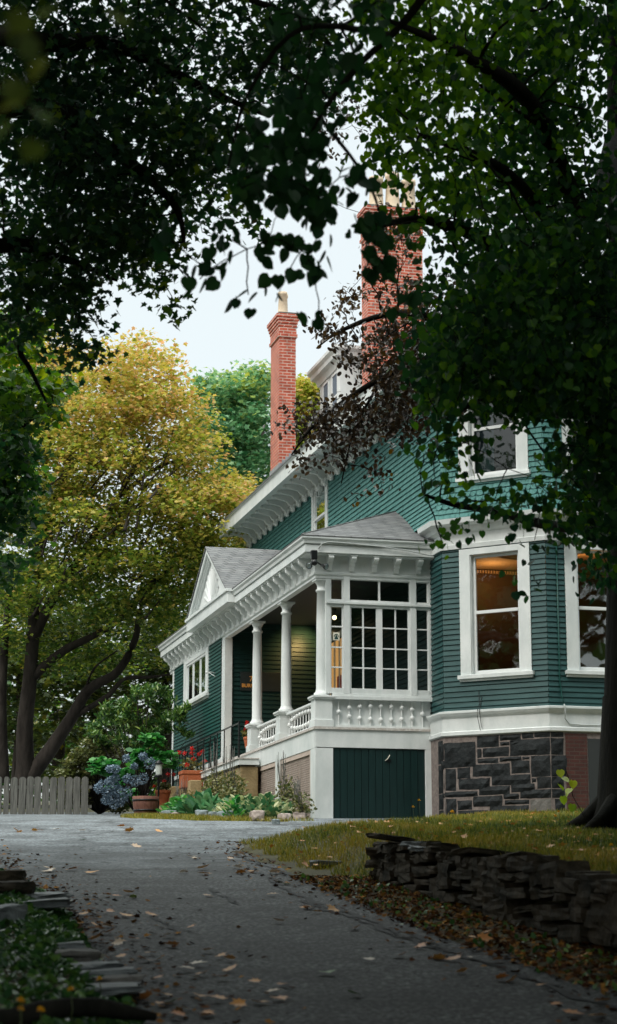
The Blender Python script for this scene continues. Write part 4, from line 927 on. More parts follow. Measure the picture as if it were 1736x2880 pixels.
for (px, py, r) in [(290, 2208, 15), (303, 2226, 16), (318, 2240, 17), (322, 2208, 15), (333, 2225, 16), (345, 2245, 15), (277, 2218, 13), (300, 2250, 15), (322, 2262, 14), (310, 2196, 13), (324, 2190, 13), (358, 2190, 12), (378, 2196, 16), (402, 2190, 16), (359, 2227, 15), (424, 2148, 17), (403, 2128, 11), (356, 2133, 10), (378, 2155, 9), (310, 2163, 11), (326, 2163, 12), (338, 2258, 12)]:
    c = at(px, py, 46.0); k = 170; rr_ = r / FPX * 46
    d = rng.normal(size=(k, 3)); d /= np.linalg.norm(d, axis=1)[:, None]
    leaves('flower_ball', T_DIAM, np.asarray(c) + d * rr_ * rng.uniform(.8, 1, k)[:, None], .05, 'hydrangea_petal', hy, el=(-60, 60), rng=rng)
def rosette(name, label, px, X, n, size, ma, spread, cat='plant', group=None, tone=None, el=(5, 60), tmpl=T_HOSTA):
    u, v = bed(px, X); p = ground(u, v); e_ = empty(name, p, label, cat, group)
    a = rng.uniform(0, 2 * np.pi, n); r = rng.uniform(0, spread, n) ; C = np.stack([p.x + np.cos(a) * r * .8, p.y + np.sin(a) * r * 1.3, np.full(n, p.z) + rng.uniform(.02, .42, n) * (1 - r / spread * .6)], 1)
    leaves('foliage', tmpl, C, rng.uniform(size * .7, size * 1.2, n), ma, e_, el=el, rng=rng, az=a + rng.normal(0, .5, n), tone=tone); return e_
rosette('hosta', 'hosta clump with green leaves edged in cream, before the lattice', 678, 8.15, 520, .15, 'hosta_leaf', .62)
rosette('hosta', 'second cream-edged hosta clump, touching the first on its right', 742, 8.35, 520, .15, 'hosta_leaf', .62)
rosette('hosta', 'blue-green hosta clump left of the cream-edged ones', 572, 8.0, 240, .24, 'green_leaf', .6, tone=rng.uniform(0, .7, 240))
rosette('leafy_plant', 'low bright green plant between the barrel and the blue-green hosta', 505, 7.9, 220, .14, 'hydrangea_leaf', .55)
rosette('leafy_plant', 'small bright green seedling in front of the cream-edged hostas', 655, 7.7, 40, .15, 'hydrangea_leaf', .2)
for (px, py, w_, hh, n, lb) in [(600, 8.55, .8, 1.0, 1500, 'straggly tall weeds in front of the sandstone landing'), (655, 8.6, .6, .95, 1200, 'straggly weeds against the landing, next to the lattice'), (805, 8.9, .35, .8, 500, 'straggly weeds in front of the right lattice panel'), (850, 8.95, .25, .5, 250, 'low straggly weeds beside the white corner post'), (520, 8.3, .7, .55, 700, 'straggly weeds left of the tall ones')]:
    u, v = bed(px, py); p = ground(u, v); e_ = empty('wild_plant', p, lb, 'plant', 'straggly weeds in the flower bed'); C = blob(rng, (p.x, p.y, p.z + hh * .45), (.22, w_ * 1.5, hh * .55), n, .6)
    leaves('foliage', T_OVAL, C, rng.uniform(.04, .09, n), 'weed_leaf', e_, el=(-20, 60), rng=rng)
    m = MB()
    for i in range(14): a = rnd.uniform(-w_, w_); m.tube([(p.x, p.y + a * .7, p.z), (p.x - .1, p.y + a, p.z + hh * rnd.uniform(.9, 1.3)), (p.x - .1, p.y + a * 1.1, p.z + hh * rnd.uniform(1.3, 1.6))], [.006, .005, .003], 4, 'fence_wood')
    m.build('stems', e_)
# path lantern in the hydrangea
q = at(447, 2175, 45); e_ = empty('garden_lantern', q, 'small black garden lantern with a pale glass between hydrangea and railing', 'lantern')
m = MB(); m.lathe(q, [(.02, -.95), (.02, -.1), (.09, -.09), (.1, -.04), (.05, -.03)], 10, 'iron'); m.lathe(q, [(.10, .2), (.11, .22), (.02, .3)], 10, 'iron'); m.build('post', e_)
m = MB(); m.lathe(q, [(.07, -.03), (.075, .2)], 10, 'curtain'); m.build('glass', e_)
# picket fence
fc = empty('picket_fence', uv(-6.5, 50, 4.3), 'weathered grey picket fence with rounded tops at the end of the drive', 'fence')
m = MB(); fu = [-8.6 + .195 * i for i in range(17)]
FFn = Fr((uv(-8.8, 50).x, uv(-8.8, 50).y), (math.cos(HEAD), -math.sin(HEAD)), (-math.sin(HEAD), -math.cos(HEAD)))
for z in (4.52, 5.0): m.box(FFn, 0, 3.4, -.06, -.02, z, z + .08, 'fence_wood')
m.build('rail', fc)
for i in range(17):
    s0 = .1 + i * .195; zt = 5.30 + rnd.uniform(-.015, .015); lean = rnd.uniform(-.008, .008); w_ = .086 if i != 6 else .066
    m = MB(); pf = [(-w_, 4.15), (w_, 4.15), (w_ + lean, zt - .06), (w_ * .7 + lean, zt - .018), (lean, zt), (-w_ * .7 + lean, zt - .018), (-w_ + lean, zt - .06)]
    m.extr(pf, lambda p, q, t: FFn(s0 + p, t, q), -.018, .006, 'fence_wood'); m.build('picket', fc, .003)
# grass, ground cover and litter ---------------------------------------------------
def scatter(n, region):
    out = []
    while len(out) < n:
        q = region();
        if q is not None: out.append(q)
    return np.array(out)
def terr():
    v = rng.uniform(5, 37); u = rng.uniform(-1.2, 9)
    ge = grass_edge(v) + .12 * math.sin(v * 5) + (0 if v > 21.4 else .28)
    if u < ge - .05 + rng.exponential(.0): return None
    d = 1.0 if v > 15 else .4
    if rng.random() > d * (1 if abs(u) < v * .17 + .5 else .05): return None
    return (u, v)
def grass(name, n, region, size, ma, label, el=(35, 85), tmpl=T_BLADE, roll=30, kind='stuff', tone=None, dz=-.01):
    S = scatter(n, region); z = H(S[:, 0], S[:, 1]) + dz
    C = np.stack([S[:, 0] * math.cos(HEAD) + S[:, 1] * math.sin(HEAD), -S[:, 0] * math.sin(HEAD) + S[:, 1] * math.cos(HEAD), z], 1)
    o = leaves(name, tmpl, C, rng.uniform(size * .5, size * 1.2, n), ma, el=el, roll=roll, rng=rng, tone=tone(S) if tone else None); o['kind'] = kind; o['label'] = label; return o
def gtone(S): return np.clip(.6 + .25 * np.sin(S[:, 0] * 2.3 + 1) * np.sin(S[:, 1] * 1.1) + rng.normal(0, .2, len(S)) - .25 * (S[:, 0] - grass_edge(S[:, 1]) > 2.2), 0, 1)
grass('grass', 60000, terr, .10, 'grass_blade', 'rough autumn grass on the raised lawn', tone=gtone)
def bedg():
    v = rng.uniform(34.9, 44); u = rng.uniform(-4.2, .1); r = float(right_edge2(v))
    return (u, v) if r < u < r + 1.3 else None
grass('grass', 9000, bedg, .10, 'grass_blade', 'strip of yellowing grass edging the flower bed', tone=lambda S: rng.uniform(.3, .9, len(S)))
def leftb():
    v = rng.uniform(3, 24); u = np.interp(v, LV, LU) - rng.exponential(.9) + .02
    return (u, v) if rng.random() < .9 and abs(u) < v * .17 + .6 else None
grass('ground_cover', 12000, leftb, .06, 'rhodo_leaf', 'dark green ivy-like ground cover on the left bank', el=(-10, 60), tmpl=T_HEART, roll=30, dz=.02, tone=lambda S: rng.uniform(0, .6, len(S)))
def verge():
    v = rng.uniform(5, 22); wu = np.interp(v, WV, WU); ru_ = float(right_edge(v)); f = rng.random() ** .8
    u = ru_ - .25 + f * (wu - ru_ + .25); return (u, v)
grass('leaf_litter', 7000, verge, .05, 'litter_leaf', 'brown leaf litter along the foot of the stone wall', el=(-15, 25), tmpl=T_MAPLE5, roll=30, dz=.02)
grass('weeds', 900, verge, .06, 'rhodo_leaf', 'low dark weeds along the foot of the stone wall', el=(0, 70), tmpl=T_OVAL, dz=.01, tone=lambda S: rng.uniform(.1, .7, len(S)))
def terr2():
    q = terr(); return q if q is not None and rng.random() < .5 else None
grass('leaf_litter', 500, terr2, .09, 'fallen_orange', 'scattered dead leaves on the lawn', el=(-10, 20), tmpl=T_MAPLE5, roll=20, dz=.05)
def road():
    v = rng.uniform(6, 30); a, b = float(np.interp(v, LV, LU)), float(right_edge(v)); e_ = rng.exponential(.25)
    u = (a + e_) if rng.random() < .6 else (b - e_); return (u, v) if abs(u) < v * .17 and a < u < b else None
grass('leaf_litter', 2000, road, .055, 'litter_leaf', 'small dead leaves gathered at the edges of the drive', el=(-10, 15), tmpl=T_MAPLE5, roll=18, dz=.016)
# fallen leaves one can tell apart, at the spots where the photo shows them
FL = """307,2525,o 318,2527,o 361,2518,o 385,2530,g 575,2526,t 752,2524,t 356,2586,o 420,2582,o 785,2600,t 265,2610,o 525,2620,o 385,2650,o 290,2612,t 340,2656,o 345,2660,t 470,2640,t 500,2668,o 436,2690,o 405,2708,o 540,2724,t 575,2684,o 610,2700,o 660,2708,o 430,2765,o
650,2740,o 560,2752,o 418,2818,o 470,2812,o 445,2836,o 480,2830,g 510,2848,t 545,2758,t 545,2738,t 630,2760,o 730,2774,o 755,2804,t 790,2782,o 775,2818,o 740,2832,o 690,2836,o 560,2812,o 628,2824,o 570,2860,o 520,2870,o 600,2868,o 505,2460,t 230,2365,y 255,2462,o
240,2340,t 155,2336,t 375,2386,t 560,2420,t 545,2415,t 665,2405,t 690,2410,t 645,2421,t 680,2446,t 570,2448,o 590,2464,o 665,2460,o 705,2458,o 800,2492,y 760,2460,t 875,2560,o 905,2573,o 947,2565,o 992,2621,o 1000,2618,t 1046,2712,t 1125,2662,o 1172,2672,o 1131,2696,o 1218,2703,o 1285,2692,t 1332,2702,t 1386,2711,o 1396,2764,o 1300,2630,o 1210,2660,o 914,2745,y 988,2806,g 876,2560,t 1520,2785,o 1550,2840,o 1590,2862,o 1435,2768,o 1310,2742,o 1282,2710,o 1165,2638,o 1320,2645,o 1345,2650,o 1700,2870,o 1680,2828,o 1370,2632,o 1540,2620,y 1690,2716,y 1640,2700,o
90,2340,o 45,2340,o 115,2340,o 60,2345,o 350,2328,o 370,2342,o 440,2342,o 150,2452,t 190,2452,o 130,2455,t 300,2570,o 240,2580,o 350,2700,o 310,2630,o 270,2650,o"""
wtone = {'o': ('fallen_orange', .5), 't': ('fallen_tan', .6), 'g': ('fallen_green', 0), 'y': ('fallen_green', 1)}
FLB = {'o': 'orange-brown fallen maple leaf lying on the drive', 't': 'pale tan fallen leaf lying on the drive', 'g': 'green fallen maple leaf lying on the drive', 'y': 'yellow-green fallen leaf lying on the drive'}
for t_ in FL.split():
    a_, b_, k_ = t_.split(','); u, v = hit(float(a_), float(b_)); p = ground(u, v)
    o = leaves('fallen_leaf', T_MAPLE, np.array([[p.x, p.y, p.z + .028]]), rnd.uniform(.07, .125) * (1.3 if v > 20 else 1), wtone[k_][0], el=(-8, 12), roll=14, rng=rng, tone=np.array([rng.random()]))
    py_, px_ = float(b_), float(a_)
    row = ['on the pale top of the drive', 'low on the pale strip', 'just where the drive turns dark', 'level with the upper left slabs', 'halfway down the dark drive', 'level with the lower slab row', 'level with the widest pale slab', 'just above the bottom edge', 'at the very bottom edge'][int(np.searchsorted([2345, 2400, 2450, 2530, 2600, 2660, 2730, 2800], py_))]
    cl = ['by the left edge', 'a sixth across', 'a quarter across', 'a third across', 'left of the centre line', 'right of the centre line', 'two thirds across', 'three quarters across', 'by the right edge'][int(np.searchsorted([180, 330, 440, 560, 720, 960, 1200, 1400], px_))]
    KIND = {'o': 'orange-brown maple leaf', 't': 'pale tan leaf', 'g': 'green maple leaf', 'y': 'yellow-green leaf'}[k_]
    tag(o, KIND + ' ' + row + ', ' + cl, 'leaf', {'o': 'orange-brown leaves fallen on the drive', 't': 'pale tan leaves fallen on the drive', 'g': 'green leaves fallen on the drive', 'y': 'yellow-green leaves fallen on the drive'}[k_])
# yellow hawkweed flowers
YF = [(1179, 2252, .35, 'tall yellow hawkweed before the hatch door, right of its twin'), (1162, 2270, .25, 'shorter yellow hawkweed before the hatch door'), (1272, 2284, .16, 'yellow flower at the foot of the stone foundation'), (1572, 2284, .25, 'yellow flower left of the tree trunk, upper of the pair'), (1563, 2296, .15, 'yellow flower left of the tree trunk, lower of the pair'), (1667, 2296, .15, 'yellow flower in front of the big trunk base'), (1720, 2378, .1, 'yellow flower at the lawn edge near the right frame edge'), (58, 2818, .3, 'large blurred yellow flower, upper of the stacked pair at bottom left'), (58, 2842, .25, 'large blurred yellow flower, lower of the stacked pair at bottom left'), (115, 2842, .22, 'blurred yellow flower right of the stacked pair'), (200, 2784, .2, 'small yellow flower above the fallen branch'), (280, 2755, .12, 'small amber flower over the thin bluish slab')]
for px, py, hh, lb in YF:
    u, v = hit(px, py, hh); p = ground(u, v); e_ = empty('hawkweed', p, lb, 'flower', 'yellow hawkweed flowers'); top = p + Vector((0, 0, hh))
    m = MB(); m.tube([p, p + Vector((.01, 0, hh * .5)), top], .003, 4, 'weed_leaf'); m.build('stem', e_); k = 40; r_ = .022 if v < 30 else .03
    if v < 14: r_ = .017
    leaves('flower_head', T_LONG, np.repeat(np.array([top]), k, 0), r_ * 1.2, 'yellow_petal', e_, el=(-10, 80), rng=rng)

# ------------------------------------------------------------------ trees
rng = np.random.default_rng(42); rnd = random.Random(9)
def curve(a, b, sag=0, n=7, wob=.0):
    a, b = Vector(a), Vector(b); l = (b - a).length
    return [a + (b - a) * (i / n) + Vector((0, 0, sag * l * math.sin(math.pi * i / n))) + Vector(rng.normal(0, wob * l, 3)) * (1 if 0 < i < n else 0) for i in range(n + 1)]
class Tree:
    def __init__(t, name, base, label, cat='tree', group=None):
        t.e = empty(name, base, label, cat, group); t.w = MB(); t.nodes = []; t.C = []; t.T = []; t.S = []
    def limb(t, pts, r0, r1, seg=9, ma='bark'):
        pts = [Vector(p) for p in pts]; fine = []
        for i in range(len(pts) - 1):          # catmull-rom
            p0, p1, p2, p3 = pts[max(i - 1, 0)], pts[i], pts[i + 1], pts[min(i + 2, len(pts) - 1)]
            for k in range(5):
                s = k / 5; fine.append(.5 * ((2 * p1) + (p2 - p0) * s + (2 * p0 - 5 * p1 + 4 * p2 - p3) * s * s + (3 * p1 - p0 - 3 * p2 + p3) * s ** 3))
        fine.append(pts[-1]); n = len(fine); rad = [r0 + (r1 - r0) * (i / (n - 1)) ** .8 for i in range(n)]
        t.w.tube(fine, rad, seg, ma); t.nodes += list(zip(fine[1:], rad[1:])); return fine
    def cluster(t, c, r, n, tone=.4, tsd=.2, twig=.9, ma='bark'):
        c = np.asarray(c); t.C.append(blob(rng, c, r, n, .6)); t.T.append(np.clip(rng.normal(tone, tsd, n), 0, 1))
        if rng.random() < twig and t.nodes:
            best = min(t.nodes, key=lambda q: (q[0] - Vector(c)).length + q[1] * -2)
            p, rr_ = best; l = (Vector(c) - p).length
            if .1 < l < 9:
                k = curve(p, c, .06, 4, .03); t.w.tube(k, [min(rr_ * .6, .012 + l * .008)] + [min(rr_ * .5, .008 + l * .004)] * 3 + [.004], 5, ma)
                t.nodes += [(k[2], .01), (k[3], .008)]
    def grow(t, blobs, D, tmpl, size, ma, per=30, cr=(.3, .3, .18), el=(-60, 10), roll=40, tsd=.2, twig=.6, bark='bark'):
        for b in blobs:
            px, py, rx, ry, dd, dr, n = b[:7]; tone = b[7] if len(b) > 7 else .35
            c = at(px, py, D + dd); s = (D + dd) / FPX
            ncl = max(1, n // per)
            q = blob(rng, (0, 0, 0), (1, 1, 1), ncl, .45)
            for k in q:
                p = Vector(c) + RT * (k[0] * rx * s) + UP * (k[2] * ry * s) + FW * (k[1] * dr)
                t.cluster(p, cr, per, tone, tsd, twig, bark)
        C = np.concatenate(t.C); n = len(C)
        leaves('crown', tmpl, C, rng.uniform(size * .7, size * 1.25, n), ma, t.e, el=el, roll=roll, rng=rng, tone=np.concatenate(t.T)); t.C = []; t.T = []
    def done(t): t.w.build('trunk', t.e)
# --- linden: trunk at the right edge, its boughs over the bay
tb = uv(4.44, 27.0); tb.z = float(H(4.44, 27.0)) - .1
t = Tree('linden_tree', tb, 'large linden with a thick dark trunk at the right, heart-shaped leaves over the bay')
T = t.limb([tb, tb + Vector((-.03, 0, 1.2)), tb + Vector((.05, 0, 3.5)), tb + Vector((.1, -.1, 7)), tb + Vector((.2, 0, 11)), tb + Vector((.3, 0, 16))], .50, .25, 16)
t.w.lathe((tb.x, tb.y, tb.z), [(.74, -.1), (.66, .15), (.56, .5), (.515, 1.0), (.44, 1.9)], 16, 'bark')
for a in range(7):
    d = Vector((math.cos(a * .9), math.sin(a * .9), 0)); t.w.tube([tb + d * .3 + Vector((0, 0, .6)), tb + d * .75 + Vector((0, 0, .22)), tb + d * 1.25 + Vector((0, 0, -.02))], [.16, .10, .03], 8, 'bark')
def L_(*q): return [at(*k) for k in q]
t.limb([tb + Vector((0, 0, 4.2))] + L_((1560, 1480, 24), (1400, 1440, 21), (1280, 1420, 19), (1190, 1390, 18.5)), .09, .012, 7)
t.limb([tb + Vector((0, 0, 6))] + L_((1560, 1160, 22), (1380, 1120, 19), (1240, 1190, 18)), .12, .012, 7)
t.limb([tb + Vector((0, 0, 8))] + L_((1600, 900, 22), (1400, 700, 19), (1200, 620, 18), (1050, 640, 17)), .16, .015, 8)
t.limb([tb + Vector((0, 0, 10))] + L_((1650, 600, 21), (1500, 300, 18), (1300, 150, 17), (1100, 60, 17)), .16, .02, 8)
t.limb([tb + Vector((0, 0, 9))] + L_((1640, 700, 21), (1420, 480, 18), (1180, 380, 17)), .12, .02, 8)
LB = [(1250, 120, 330, 190, 0, 3.0, 1350, .7), (1550, 150, 260, 220, 2, 3, 2300, .3), (1200, 420, 200, 190, 0, 2.5, 760, .65), (1500, 480, 250, 230, 2, 3, 1800, .3), (1200, 600, 150, 80, 0, 2, 170, .5), (1390, 760, 210, 210, 0, 2.5, 1000, .3), (1620, 820, 170, 300, 1, 3, 2700, .15),  # last value is leaf tone; lit boughs have their brightness put into it
      (1330, 950, 200, 150, 0, 2.5, 1300, .25), (1520, 1050, 200, 130, 0, 2.5, 1700, .22), (1280, 1090, 120, 100, 0, 1.6, 420, .3), (1240, 1320, 60, 100, 0, .8, 90, .35), (1300, 1240, 90, 60, 0, .8, 90, .35), (1430, 1410, 170, 30, 0, 1.2, 110, .32), (1640, 1300, 90, 140, 1, 1.5, 520, .2), (1580, 1440, 150, 35, .5, 1.2, 170, .25), (1345, 1480, 90, 24, 0, .8, 30, .3), (1255, 1520, 18, 40, 0, .3, 12, .4), (1470, 1600, 28, 80, 0, .3, 22, .25), (1500, 1540, 26, 40, 0, .3, 10, .25), (1640, 1480, 60, 50, 0, .8, 50, .2), (1480, 1475, 60, 26, 0, .5, 12, .2), (1700, 1200, 50, 500, 1, 1.5, 1800, .1), (1080, 300, 60, 90, 0, 1.2, 110, .6), (1130, 150, 70, 90, 0, 1.2, 130, .75)]
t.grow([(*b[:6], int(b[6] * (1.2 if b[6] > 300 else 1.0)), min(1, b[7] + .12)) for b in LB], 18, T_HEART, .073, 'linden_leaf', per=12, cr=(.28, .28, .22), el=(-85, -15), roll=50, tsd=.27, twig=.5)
t.done()
# unseen upper crown of the same linden and its neighbours: shade the foreground
# --- nearer linden sprays hanging into the picture
tb2 = uv(5.2, 9.5); tb2.z = 1.0
t = Tree('linden_tree', tb2, 'nearer linden whose soft-focus heart-shaped leaves dangle against the sky')
t.limb([tb2, tb2 + Vector((0, 0, 3)), tb2 + Vector((-.4, .2, 6)), tb2 + Vector((-1.6, .6, 8))], .3, .12, 10)
t.limb([tb2 + Vector((-.4, .2, 6))] + L_((1500, -150, 12), (1100, 100, 12.5), (900, 330, 12.5), (820, 560, 12.5)), .05, .006, 7)
t.limb(L_((1100, 100, 12.5), (850, 80, 12), (700, 260, 12), (640, 480, 12)), .025, .006, 6)
t.limb(L_((900, 330, 12.5), (1040, 520, 12.5), (1090, 700, 12.5)), .015, .005, 6)
NB = [(830, 400, 120, 140, 0, 1.2, 190, .2), (780, 560, 150, 50, 0, .8, 70, .2), (950, 540, 90, 70, 0, .8, 60, .2), (700, 480, 80, 90, 0, .8, 60, .2), (770, 700, 60, 60, 0, .3, 20, .2), (860, 720, 60, 70, 0, .4, 24, .2), (640, 770, 35, 30, 0, .2, 9, .2), (700, 830, 26, 42, 0, .2, 9, .2), (560, 790, 6, 6, 0, .1, 1, .2), (800, 800, 50, 50, 0, .2, 11, .2), (880, 880, 28, 50, 0, .2, 9, .2), (1080, 740, 50, 70, 0, .4, 34, .2), (1040, 640, 60, 70, 0, .4, 34, .2), (1090, 830, 50, 40, 0, .3, 10, .2), (480, 660, 50, 50, 0, .4, 12, .2), (600, 640, 60, 36, 0, .4, 12, .2), (900, 100, 200, 140, 0, 1.5, 140, .2)]
t.grow(NB, 12.3, T_HEART, .088, 'linden_leaf', per=6, cr=(.13, .13, .12), el=(-88, -30), roll=50, tsd=.08, twig=.8)
t.done()
# --- dark maple over the drive, upper left
tb3 = uv(-7.5, 17); tb3.z = 1.9
t = Tree('maple_tree', tb3, 'dark maple whose canopy roofs the drive at the upper left')
t.limb([tb3, tb3 + Vector((.1, 0, 3)), tb3 + Vector((.4, .2, 7)), tb3 + Vector((1, .5, 12))], .4, .2, 12)
t.limb([tb3 + Vector((.3, .1, 5))] + L_((-100, 700, 19), (150, 720, 20), (330, 790, 20.5)), .14, .012, 7)
t.limb([tb3 + Vector((.5, .3, 7))] + L_((0, 300, 18), (250, 380, 19), (480, 560, 20), (520, 700, 20)), .16, .012, 8)
t.limb([tb3 + Vector((.7, .4, 9))] + L_((0, 100, 18), (300, 120, 19), (600, 260, 20), (760, 330, 20)), .14, .012, 8)
t.limb([tb3 + Vector((.7, .4, 10))] + L_((100, -100, 18), (500, -60, 19), (880, 60, 20)), .14, .015, 8)
t.limb([tb3 + Vector((.2, .1, 4))] + L_((-60, 900, 21), (60, 1000, 22), (130, 1130, 22)), .09, .012, 7)
MBL = [(150, 200, 260, 240, 0, 3, 3000, .12), (480, 170, 260, 190, 0, 3, 1900, .2), (780, 120, 190, 160, 0, 2.5, 1150, .2), (250, 480, 280, 180, 0, 3, 3200, .14), (560, 430, 160, 160, 0, 2.5, 1100, .3), (90, 700, 170, 150, 0, 2.5, 1150, .25), (300, 680, 170, 80, 0, 1.8, 800, .25), (460, 700, 110, 40, 0, 1.0, 230, .3), (400, 760, 70, 36, 0, .8, 90, .35), (470, 830, 55, 22, 0, .5, 50, .45), (520, 868, 16, 8, 0, .2, 7, .6), (190, 800, 90, 70, 0, 1, 330, .25), (100, 880, 110, 110, 0, 1.5, 500, .3), (220, 900, 60, 60, 0, .8, 160, .25), (290, 960, 42, 36, 0, .4, 22, .3), (220, 1010, 60, 34, 0, .6, 90, .2), (700, 620, 60, 60, 1, 1, 50, .3), (520, 640, 60, 50, 1, 1, 80, .3), (880, 200, 100, 120, 1, 1.5, 300, .2), (350, 30, 400, 60, 0, 3, 600, .15)]
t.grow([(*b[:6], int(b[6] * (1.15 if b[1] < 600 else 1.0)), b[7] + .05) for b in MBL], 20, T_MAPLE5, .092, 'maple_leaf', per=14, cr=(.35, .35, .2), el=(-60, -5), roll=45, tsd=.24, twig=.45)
t.done()
# --- lighter maple down the left edge
tb4 = uv(-8.3, 30); tb4.z = 2.9
t = Tree('maple_tree', tb4, 'green maple with yellowing tips hanging down the left edge')
t.limb([tb4, tb4 + Vector((.1, 0, 4)), tb4 + Vector((.8, .2, 8)), tb4 + Vector((1.6, .2, 12))], .35, .1, 10)
t.limb([tb4 + Vector((.5, 0, 6))] + L_((-30, 1250, 28), (60, 1200, 28), (150, 1130, 28)), .1, .012, 7)
t.grow([(20, 960, 90, 110, 0, 2, 800, .6), (60, 1120, 95, 90, 0, 2, 1000, .5), (20, 1280, 75, 130, 0, 2, 1100, .2), (30, 1430, 70, 90, 0, 1.5, 700, .2), (140, 1080, 60, 45, 0, 1, 220, .6), (20, 1560, 50, 80, 0, 1.5, 300, .2)], 28, T_MAPLE5, .13, 'maple_lit', per=26, cr=(.45, .45, .22), el=(-50, 5), tsd=.2, twig=.4)
t.done()
# --- copper beech sprays before the upper storey
tb5 = uv(8.2, 31); tb5.z = 3.3
t = Tree('copper_beech', tb5, 'copper beech with dark purple-brown leaves reaching across the upper wall')
t.limb([tb5, tb5 + Vector((0, 0, 5)), tb5 + Vector((-.5, 0, 9)), tb5 + Vector((-.8, 0, 15))], .35, .12, 10)
t.limb([tb5 + Vector((-.3, 0, 7))] + L_((1500, 1000, 28), (1250, 1000, 28), (1080, 1060, 28), (900, 1180, 28), (820, 1280, 28)), .12, .01, 7)
t.limb([tb5 + Vector((-.4, 0, 8))] + L_((1350, 900, 28), (1120, 880, 28), (960, 930, 28), (890, 980, 28)), .1, .01, 7)
t.limb(L_((1080, 1060, 28), (1000, 1200, 28), (960, 1360, 28)), .03, .008, 5)
BB = [(1110, 960, 110, 70, 0, 1.2, 520, .45), (1040, 1020, 90, 50, 0, 1.0, 260, .4), (1150, 1200, 90, 60, 0, 1.0, 360, .35), (1180, 950, 130, 110, 0, 1.5, 620, .4), (950, 945, 66, 44, 0, 1, 170, .45), (890, 900, 36, 36, 0, .6, 60, .4), (1090, 1070, 110, 70, 0, 1.5, 640, .4), (1200, 1100, 130, 90, 0, 1.5, 1100, .35), (970, 1150, 110, 40, 0, 1.2, 420, .35), (880, 1200, 70, 46, 0, 1, 260, .3), (830, 1140, 30, 14, 0, .4, 45, .3), (790, 1200, 30, 10, 0, .3, 30, .3), (850, 1300, 45, 26, 0, .6, 70, .4), (940, 1230, 85, 56, 0, 1, 480, .3), (1050, 1170, 100, 60, 0, 1, 560, .35), (1060, 1290, 50, 50, 0, .6, 90, .45), (950, 1340, 35, 50, 0, .5, 60, .4), (1000, 1390, 22, 30, 0, .4, 22, .6), (1080, 1350, 22, 40, 0, .4, 20, .5), (1000, 830, 90, 60, 0, 1, 190, .5), (1120, 800, 110, 90, 0, 1.4, 330, .5), (1130, 660, 90, 90, 1, 1.4, 230, .5), (1280, 900, 120, 120, 1, 1.5, 800, .4), (720, 570, 40, 50, 0, .6, 36, .4), (920, 330, 140, 130, 3, 2, 400, .15)]
t.grow(BB, 28, T_OVAL, .075, 'beech_leaf', per=16, cr=(.28, .28, .16), el=(-75, 0), roll=50, tsd=.18, twig=.7)
t.done()
# --- big golden maple behind the fence
tb6 = at(95, 2215, 57); tb6.z = 4.4
t = Tree('golden_maple', tb6, 'big spreading maple turning gold, its forked trunk behind the picket fence')
def lim(pts, r0, r1, D=57, seg=9): return t.limb([at(p[0], p[1], D + (p[2] if len(p) > 2 else 0)) for p in pts], r0, r1, seg, 'bark_grey')
lim([(45, 2260), (70, 2180), (70, 2050), (85, 1900), (95, 1750), (100, 1600), (160, 1400), (230, 1200)], .33, .08, seg=12)
lim([(80, 2190), (140, 2110), (200, 2020), (250, 1940), (330, 1890), (380, 1800), (400, 1700), (470, 1600)], .26, .05)
lim([(95, 1900), (180, 1830), (260, 1790), (340, 1740), (420, 1640), (560, 1560)], .16, .03)
lim([(90, 1800), (140, 1700), (230, 1560), (330, 1400), (420, 1250)], .2, .04)
lim([(90, 1700), (110, 1500), (130, 1300), (150, 1150)], .2, .04)
lim([(200, 2020), (300, 1960), (350, 1910), (420, 1905), (490, 1895)], .1, .03)
lim([(10, 2200), (5, 2000), (15, 1800), (40, 1550)], .2, .08)
lim([(240, 1945), (265, 1880), (330, 1830)], .05, .02); lim([(330, 1400), (480, 1300), (600, 1360)], .08, .02); lim([(230, 1200), (330, 1050)], .07, .02)
for k in range(34):
    x0, y0 = rnd.uniform(90, 430), rnd.uniform(1330, 1750); t.limb([at(x0, y0, 57 - rnd.uniform(1, 4)), at(x0 + rnd.uniform(20, 60), y0 - rnd.uniform(40, 90), 55.5), at(x0 + rnd.uniform(70, 130), y0 - rnd.uniform(90, 200), 55.5)], .035, .008, 5, 'bark_grey')
